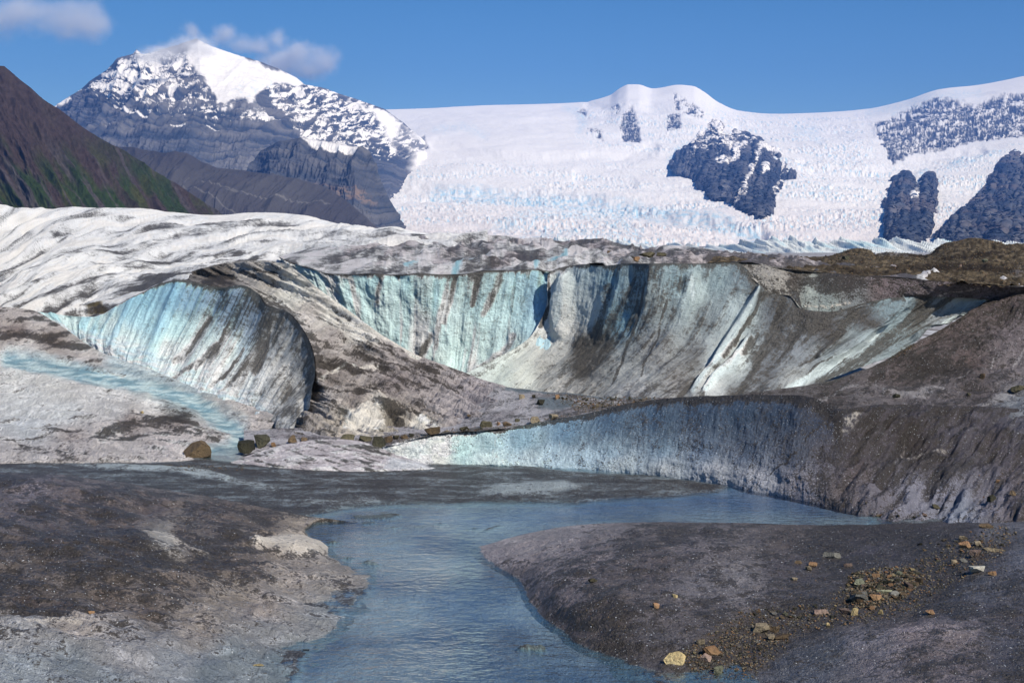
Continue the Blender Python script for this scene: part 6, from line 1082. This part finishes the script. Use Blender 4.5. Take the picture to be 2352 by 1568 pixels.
big = [
 (LL, 453, 1050, 58, 40, 'brown', "squarish orange brown boulder alone at the left edge of the pond", GB, .7),
 (LE, 565, 1036, 46, 34, 'dark', "dark boulder with yellow specks, nearer of the touching pair above the small mound", GB, .8),
 (LE, 602, 1025, 46, 34, 'dark', "rounded dark boulder behind the speckled one above the small mound", GB, .8),
 (LE, 628, 1026, 14, 14, 'orange', "small orange rock wedged right of the dark boulder pair", GB, .8),
 (LE, 673, 1018, 28, 26, 'brown', "upright brown rock with an orange top behind the small mound's crest", GB, .8),
 (LE, 699, 1012, 20, 10, 'brown', "low brown rock just right of the upright orange topped one", GB, .8),
 (LE, 798, 1016, 48, 27, 'olive', "wide olive boulder with an arched crack behind the small mound", GB, .7),
 (LE, 840, 1012, 36, 17, 'olive', "long low boulder with a rusty right end between two olive boulders", GB, .6),
 (LE, 871, 1030, 38, 38, 'dark', "tall dark boulder standing in blue water at the left tip of the front wall", GB, .8),
 (LE, 892, 1015, 22, 20, 'brown', "brown angular rock leaning behind the tall dark boulder", GB, .8),
 (LE, 910, 1008, 18, 11, 'olive', "small olive rock right of the leaning brown one", GB, .8),
 (LE, 928, 1005, 20, 12, 'brown', "brown rock below the left white ice face", GB, .8),
 (LE, 945, 1002, 15, 9, 'dark', "small dark rock at the bottom of the left white ice face", GB, .8),
 (LE, 993, 998, 44, 24, 'brown', "peaked tan and brown boulder below the right white ice face", GB, .7),
 (LE, 1023, 998, 26, 14, 'tan', "tan rock touching the peaked boulder's right side", GB, .8),
 (LE, 1067, 988, 26, 12, 'olive', "flat topped olive rock with a dark front on the rim of the front wall", GB, .7),
 (LE, 1116, 980, 36, 20, 'olive', "hooked olive tan boulder overhanging the rim of the front wall", GL, .7),
 (MO, 1124, 955, 26, 11, 'orange', "orange and grey slab on the foot of the ice ridge", GL, .7),
 (MO, 1077, 958, 11, 8, 'brown', "lone brown pebble on the ridge foot left of the orange slab", GL, .8),
 (MO, 1146, 955, 9, 7, 'pink', "tiny reddish stone right of the orange slab", GL, .8),
 (MO, 1166, 948, 15, 8, 'grey', "grey angular stone on the ridge foot above the ledge", GL, .8),
 (LE, 1165, 978, 28, 14, 'brown', "brown crumbling rock behind the rim between the hooked boulder and the square one", GL, .7),
 (LE, 1145, 975, 10, 9, 'orange', "small rusty stone left of the crumbling brown rock", GL, .8),
 (LE, 1187, 968, 17, 8, 'olive', "low olive stone behind the crumbling brown rock", GL, .8),
 (LE, 1230, 970, 31, 20, 'tan', "square tan grey block on the rim of the front wall", GL, .7),
 (LE, 1271, 962, 28, 14, 'tan', "pointed tan rock on the rim right of the square block", GL, .6),
 (LE, 1242, 930, 23, 15, 'dark', "round dark brown boulder on the ledge under the cliff", GL, .8),
 (LE, 1199, 916, 17, 13, 'tan', "tan rock at the end of the ridge's lower edge", GL, .8),
 (LE, 1227, 912, 11, 8, 'olive', "small olive rock between the tan rock and the gravel", GL, .8),
 (LE, 1281, 915, 15, 10, 'orange', "orange brown stone at the left end of the ledge gravel", GL, .8),
 (MI, 1486, 592, 34, 15, 'olive', "largest olive rock on top of the main cliff", GC, .7),
 (MI, 1447, 602, 18, 12, 'dark', "dark green rock leaning at the notch of the cliff top", GC, .7),
 (MI, 1462, 601, 17, 11, 'orange', "orange tan rock beside the dark green one at the cliff notch", GC, .7),
 (MI, 1518, 588, 24, 9, 'olive', "flat olive rock right of the largest one on the cliff top", GC, .7),
 (MI, 1401, 582, 15, 6, 'brown', "small brown rock left of the notch on the cliff top", GC, .8),
 (MI, 1583, 584, 9, 6, 'olive', "tiny olive rock alone on the smooth cliff top", GC, .8),
 (MI, 1481, 597, 9, 5, 'orange', "tiny rusty rock under the largest cliff top rock", GC, .8),
 (MR, 1943, 597, 16, 10, 'dark', "dark boulder at the foot of the left gravel cone on the moraine", None, .8),
 (MR, 2262, 604, 14, 9, 'green', "pale green boulder in the middle of the moraine", None, .8),
 (MR, 2205, 614, 9, 6, 'pink', "pinkish rock low in the middle of the moraine", None, .8),
 (MR, 1872, 624, 18, 6, 'tan', "flat tan slab at the left end of the moraine", None, .8),
 (HI, 2335, 900, 28, 17, 'olive', "olive boulder on the brown hill at the right edge", None, .8),
 (HI, 2256, 870, 12, 14, 'brown', "small upright brown slab on the brown hill", None, .5),
 (HI, 2058, 912, 16, 8, 'dark', "dark flat stone low on the brown hill", None, .8),
 (HI, 2224, 908, 9, 6, 'olive', "small olive stone between the dark flat stone and the right boulder", None, .8),
 (FW, 2148, 1166, 18, 9, 'olive', "olive stone on the pale foot of the slope right of the pond", None, .8),
 (FW, 2277, 1149, 20, 15, 'dark', "dark pointed stone on the slope at the right edge of the pond basin", None, .8),
 (FW, 2325, 1137, 15, 11, 'brown', "brown stone above and right of the dark pointed one", None, .8),
 (FW, 2291, 1108, 11, 7, 'orange', "small orange stone high on the slope right of the pond", None, .8),
 (FR, 2264, 1212, 32, 10, 'brown', "long brown slab at the top of the gravel trail", GF, .4),
 (FR, 2212, 1238, 26, 8, 'tan', "thin tan slab on the left of the gravel trail's upper end", GF, .4),
 (FR, 2216, 1256, 26, 13, 'orange', "pointed orange tan rock in the upper gravel trail", GF, .7),
 (FR, 2246, 1250, 16, 9, 'tan', "small tan rock right of the pointed orange tan one", GF, .7),
 (FR, 2285, 1266, 58, 9, 'tan', "very long flat tan slab above a white hump of ice", GF, .3),
 (FR, 2241, 1276, 27, 14, 'pink', "reddish blocky rock left of the very long slab", GF, .7),
 (FR, 2212, 1291, 19, 9, 'grey', "grey wedge below the reddish block", GF, .7),
 (FR, 2191, 1293, 15, 9, 'tan', "tan cobble left of the grey wedge", GF, .7),
 (FR, 2245, 1313, 43, 15, 'pale', "whitish flat rock with a dark underside at the right", GF, .6),
 (FR, 2278, 1320, 20, 10, 'orange', "orange brown rock beside the whitish flat one", GF, .7),
 (FR, 1910, 1280, 41, 14, 'grey', "long grey tan slab on bare ice left of the gravel trail", GF, .4),
 (FR, 1868, 1299, 19, 9, 'orange', "orange cobble below and left of the long grey slab", GF, .7),
 (FR, 1857, 1309, 15, 10, 'tan', "tan cobble just below the orange cobble", GF, .7),
 (FR, 1834, 1292, 19, 6, 'brown', "thin brown flake left of the orange cobble", GF, .5),
 (FR, 1948, 1300, 20, 7, 'pink', "flat pinkish stone between the long grey slab and the gravel patch", GF, .6),
 (FR, 1825, 1332, 16, 7, 'tan', "tan flake on the ice left of the gravel patch", GF, .6),
 (FR, 1974, 1342, 26, 14, 'green', "pale green block at the left edge of the gravel patch", GF, .7),
 (FR, 2012, 1324, 17, 8, 'orange', "bright orange stone near the top of the gravel patch", GF, .7),
 (FR, 2011, 1374, 26, 12, 'orange', "rounded orange cobble at the bottom of the gravel patch", GF, .7),
 (FR, 2030, 1362, 38, 9, 'green', "long pale green slab across the bottom of the gravel patch", GF, .4),
 (FR, 1972, 1378, 38, 18, 'grey', "largest grey brown block below the gravel patch", GF, .7),
 (FR, 2054, 1370, 26, 14, 'grey', "grey angular block at the lower right of the gravel patch", GF, .7),
 (FR, 1963, 1412, 20, 18, 'yellow', "triangular yellow stone below the gravel patch", GF, .6),
 (FR, 2023, 1410, 14, 11, 'yellow', "small yellow stone on a pale edge of ice right of the triangular one", GF, .7),
 (FR, 1938, 1408, 27, 12, 'pink', "grey purple stone left of the triangular yellow one", GF, .7),
 (FR, 1886, 1409, 36, 11, 'pink', "pinkish wedge tapering to the right", GF, .5),
 (FR, 2136, 1410, 21, 10, 'orange', "lone orange cobble at the right on the edge of bare ice", GF, .7),
 (FR, 1901, 1437, 11, 9, 'yellow', "tiny yellow stone on blue grey ice below the pinkish wedge", GF, .7),
 (FR, 1747, 1450, 38, 20, 'tan', "big light tan slab leaning in the lower gravel", GF, .6),
 (FR, 1779, 1450, 22, 14, 'brown', "orange brown stone right of the leaning tan slab", GF, .7),
 (FR, 1772, 1468, 19, 13, 'tan', "pale triangular stone below the leaning tan slab", GF, .7),
 (FR, 1796, 1466, 36, 10, 'brown', "curved brown flake pointing right in the lower gravel", GF, .5),
 (FR, 1634, 1500, 42, 20, 'orange', "bright orange stone close to the stream's shore", GF, .7),
 (FR, 1621, 1514, 25, 15, 'pink', "pinkish brown stone in front of the bright orange one", GF, .7),
 (FR, 1607, 1478, 22, 10, 'tan', "small tan brick shaped stone behind the bright orange one", GF, .7),
 (FR, 1550, 1520, 48, 26, 'yellow', "bright yellow stone at the water's edge", GF, .7),
 (FR, 1651, 1544, 24, 18, 'green', "pale green pointed stone beside a puddle", GF, .7),
 (FR, 1364, 1335, 25, 9, 'olive', "flat olive stone alone on the ice mound near the stream", GF, .6),
 (FR, 1507, 1395, 16, 11, 'orange', "small orange stone lying on bare grey ice of the mound", GF, .7),
 (FR, 1549, 1371, 13, 7, 'yellow', "tiny yellowish stone on bare ice above the small orange one", GF, .7),
 (FL, 594, 1528, 25, 5, 'yellow', "thin yellow flake on wet ice in the left foreground", None, .4),
 (FL, 681, 1507, 17, 6, 'olive', "olive flake beside the stream in the left foreground", None, .5),
 (FL, 703, 1497, 15, 7, 'dark', "dark flake nearest the water in the left foreground", None, .5),
 (FL, 210, 1407, 15, 6, 'orange', "small orange flake on the dirty mound in the left foreground", None, .6),
 (LL, 327, 948, 9, 6, 'yellow', "tiny yellow stone on the white mound left of the channel", None, .7),
]
for key, x, y, w, h, m, lab, grp, dep in big:
    small = w < 30
    if key in (LE, MO): w *= .78; h *= .78
    put(key, x, y, w * 1.06, h, m, lab, grp, name="stone" if small else "boulder", cat="stone" if small else "boulder", depth=dep, sink=.15 if h > 12 else .1, tilt=.10)

# small stones one could count: shared meshes, one object each
SMALL = [stone_mesh("stone", 500 + i, ICO2, (1, 1, 1), 9, m, .8) for i, m in enumerate(['brown', 'tan', 'olive', 'grey', 'dark', 'green', 'orange', 'pink', 'tan', 'brown', 'olive', 'dark', 'yellow'])]
def scatter(key, outline, n, wr, seed, label, group, flat=(.22, .45), bias=None):
    r = np.random.RandomState(seed); xs = [p[0] for p in outline]; ys = [p[1] for p in outline]; k = 0
    while k < n:
        x = r.uniform(min(xs), max(xs)); y = r.uniform(min(ys), max(ys))
        if not inside(np.array([x]), np.array([y]), outline)[0]: continue
        w = wr[0] + (wr[1] - wr[0]) * r.uniform() ** 2.2
        o = put(key, x, y, w, w * r.uniform(*flat), None, label, group, seed=seed * 1000 + k, name="stone", cat="stone", rz=r.uniform(0, 6.28), depth=r.uniform(.5, 1), me=SMALL[r.randint(len(SMALL))], tilt=.3); k += 1
GRAV = [(1950, 1318), (2000, 1305), (2080, 1300), (2125, 1320), (2110, 1350), (2060, 1380), (1990, 1400), (1950, 1385), (1945, 1350)]
scatter(FR, GRAV, 90, (9, 24), 31, "small angular stone in the dense gravel patch at the right", "stones of the dense gravel patch")
scatter(FR, [(1740, 1400), (1950, 1380), (2000, 1410), (1900, 1420), (1800, 1440), (1680, 1445)], 42, (7, 18), 32, "small stone strewn between the gravel patch and the shore", "stones strewn towards the shore")
scatter(FR, [(2130, 1220), (2300, 1205), (2310, 1250), (2200, 1300), (2080, 1300), (2100, 1260)], 40, (6, 15), 33, "small stone on the upper end of the gravel trail", "stones on the upper gravel trail")
scatter(FR, [(1560, 1490), (1700, 1450), (1760, 1480), (1700, 1550), (1580, 1550)], 20, (6, 15), 34, "small dark wet stone by the puddles at the shore", "wet stones at the shore")
scatter(LE, [(1270, 908), (1420, 912), (1560, 917), (1480, 930), (1400, 942), (1330, 935)], 46, (5, 11), 35, "small brown stone in the gravel bed under the main cliff", "stones of the gravel bed under the cliff", (.4, .8))
scatter(FW, [(2000, 1180), (2120, 1182), (2140, 1190), (1990, 1192)], 8, (8, 14), 36, "small dark stone at the right end of the pond", "stones at the right end of the pond")
scatter(LL, [(380, 1070), (470, 1068), (520, 1075), (400, 1080)], 12, (6, 13), 37, "small stone in the shallows under the squarish boulder", "stones in the shallows by the squarish boulder")
scatter(LE, [(820, 1015), (1000, 1000), (1200, 975), (1290, 955), (1300, 962), (1100, 985), (900, 1010)], 22, (5, 10), 38, "small brown stone in the line along the rim of the front wall", "stones in the line along the rim")

# gravel nobody could count
def gravel():
    r = np.random.RandomState(9); V = []; F = []; MI_ = []; base = 0
    v0, f0 = ICO1; f0 = np.array(f0)
    def add(key, outline, n, wr, flat=.6):
        nonlocal base
        P, px, py = PATCH[key]; m = inside(px, py, outline); Q = P[m]
        if len(Q) == 0: return
        for q in Q[r.randint(len(Q), size=n)]:
            s = q[1] / FP * r.uniform(*wr) * .5; v = v0 * r.uniform(.6, 1.2, size=(len(v0), 1)) * np.array([s, s * r.uniform(.6, 1), s * r.uniform(.35, .8) * flat * 1.6])
            a = r.uniform(0, 6.28); c, d = math.cos(a), math.sin(a); v = v @ np.array([[c, d, 0], [-d, c, 0], [0, 0, 1]])
            V.append(v + q + np.array([r.normal() * s, r.normal() * s, s * .15])); F.append(f0 + base); base += len(v0); MI_.append(np.full(len(f0), r.randint(7)))
    add(MR, [(1640, 590), (1860, 590), (1960, 565), (2480, 540), (2480, 670), (2200, 655), (1850, 630)], 5200, (1.8, 5.0))
    add(LE, [(1250, 905), (1560, 914), (1720, 914), (1480, 935), (1400, 950), (1330, 945), (1290, 925)], 900, (2.5, 6))
    add(LE, [(800, 1005), (1000, 990), (1250, 955), (1320, 950), (1200, 985), (900, 1020)], 200, (2, 6))
    add(FR, GRAV, 1300, (3, 11)); add(FR, [(2300, 1205), (2160, 1260), (2060, 1310), (1950, 1330), (1900, 1385), (1700, 1400), (1560, 1500), (1600, 1560), (1730, 1560), (1830, 1450), (1990, 1430), (2110, 1400), (2170, 1350), (2280, 1290), (2352, 1230)], 3800, (2, 8))
    add(HI, [(2030, 800), (2080, 780), (2110, 790), (2050, 830)], 120, (2, 5)); add(FR, [(1300, 1400), (1700, 1380), (1900, 1300), (2300, 1220), (2352, 1400), (2200, 1420), (1650, 1450), (1450, 1500)], 500, (1.5, 5))
    add(FW, [(1950, 1150), (2352, 1060), (2352, 1200), (2000, 1190)], 160, (1.5, 5)); add(BD, [(380, 1068), (560, 1068), (560, 1080), (400, 1080)], 150, (2, 5))
    add(MI, [(1620, 585), (1900, 600), (2000, 640), (1700, 600)], 350, (1.5, 4)); add(FL, [(0, 1100), (600, 1200), (700, 1500), (0, 1560)], 120, (1.5, 4))
    V = np.concatenate(V); F = np.concatenate(F); M = np.concatenate(MI_)
    me = bpy.data.meshes.new("gravel"); me.vertices.add(len(V)); me.vertices.foreach_set("co", V.reshape(-1).astype(np.float32))
    me.loops.add(len(F) * 3); me.loops.foreach_set("vertex_index", F.reshape(-1).astype(np.int32)); me.polygons.add(len(F))
    me.polygons.foreach_set("loop_start", np.arange(0, len(F) * 3, 3, dtype=np.int32))
    for m in ('brown', 'tan', 'olive', 'dark', 'grey', 'tan', 'orange'): me.materials.append(SM[m])
    me.polygons.foreach_set("material_index", M.astype(np.int32)); me.update(); me.validate()
    o = bpy.data.objects.new("gravel", me); SC.collection.objects.link(o); o["kind"] = "stuff"; o["label"] = "fine brown gravel on the moraine, the ledge and the right foreground"; o["category"] = "gravel"
gravel()

# ================================================================== CLOUDS: soft volumes
def cloud(label, lobes, D, dens, depth, seed, nscale):
    C = []
    for x, y, rx, ry in lobes:
        p = unproj(np.array(float(x)), np.array(float(y)), np.array(float(D))); s = D / FP
        C.append((p, np.array([rx * s, depth, ry * s])))
    lo = np.min([p - r for p, r in C], 0); hi = np.max([p + r for p, r in C], 0); ctr = (lo + hi) / 2; half = (hi - lo) / 2 * 1.12
    v, f = ICO2
    w = np.sign(v) * np.abs(v) ** .55 * half; me = bpy.data.meshes.new("cloud"); me.from_pydata(w.tolist(), [], f); me.update()
    o = bpy.data.objects.new("cloud", me); SC.collection.objects.link(o); o.location = ctr; o["label"] = label; o["category"] = "cloud"; o["kind"] = "thing"
    k = NT("cloud_vapour"); co = k.n("ShaderNodeTexCoord").outputs["Object"]
    best = None
    for p, r in C:
        mp = k.n("ShaderNodeMapping"); q = p - ctr
        mp.inputs[3].default_value = tuple(1 / r); mp.inputs[1].default_value = tuple(-q / r); k.l(co, mp.inputs[0])
        ln = k.n("ShaderNodeVectorMath", operation='LENGTH'); k.l(mp.outputs[0], ln.inputs[0])
        d = k.math('SUBTRACT', 1.0, ln.outputs["Value"])
        best = d if best is None else k.math('SMOOTH_MAX', best, d)
    n = k.noise(co, nscale, 8, 0.66)
    e = k.math('ADD', best, k.math('MULTIPLY', k.math('SUBTRACT', n, .52), 2.8))
    dn = k.math('MULTIPLY', k.ramp(e, -.02, 1.0), dens)
    pv = k.n("ShaderNodeVolumePrincipled"); pv.inputs["Color"].default_value = (.995, .985, .98, 1); pv.inputs["Anisotropy"].default_value = -.25
    k.l(dn, pv.inputs["Density"]); k.l(pv.outputs[0], k.out.inputs[1]); me.materials.append(k.m); return o
cloud("thin mauve grey cloud in the upper left corner of the sky", [(40, 30, 130, 50), (150, 50, 110, 50), (215, 60, 60, 40), (-80, 40, 120, 60)], 18500, .0034, 420, 1, .0016)
cloud("grey cloud veil clinging to the snow peak's summit", [(385, 122, 80, 30), (440, 108, 50, 34), (340, 132, 50, 18), (470, 118, 30, 18)], 8600, .010, 150, 2, .006)
cloud("two small puffs of cloud rising above the summit", [(440, 68, 30, 24), (512, 78, 42, 30), (560, 104, 50, 26), (600, 110, 30, 22)], 18500, .0050, 260, 3, .003)
cloud("billowing grey cloud over the snow peak's right shoulder", [(635, 92, 34, 32), (680, 128, 66, 40), (740, 140, 44, 34), (640, 150, 70, 40), (710, 160, 60, 30)], 18500, .0060, 330, 4, .0024)
# ------------------------------------------------------------------ air between here and the mountains
def box_mesh(name, x0, x1, y0, y1, z0, z1):
    me = bpy.data.meshes.new(name)
    v = [(x, y, z) for x in (x0, x1) for y in (y0, y1) for z in (z0, z1)]
    me.from_pydata(v, [], [(0, 1, 3, 2), (4, 6, 7, 5), (0, 4, 5, 1), (2, 3, 7, 6), (0, 2, 6, 4), (1, 5, 7, 3)]); me.update()
    o = bpy.data.objects.new(name, me); SC.collection.objects.link(o); return o
hz = box_mesh("haze", -9500, 9500, -400, 17000, -3.6, 2100); hz["kind"] = "stuff"; hz["label"] = "thin blue air between the near ice and the mountains"
k = NT("haze"); pv = k.n("ShaderNodeVolumePrincipled"); pv.inputs["Color"].default_value = (0.13, 0.34, 0.95, 1); pv.inputs["Density"].default_value = 3.4e-5
pv.inputs["Anisotropy"].default_value = 0.0
k.l(pv.outputs[0], k.out.inputs[1]); hz.data.materials.append(k.m)
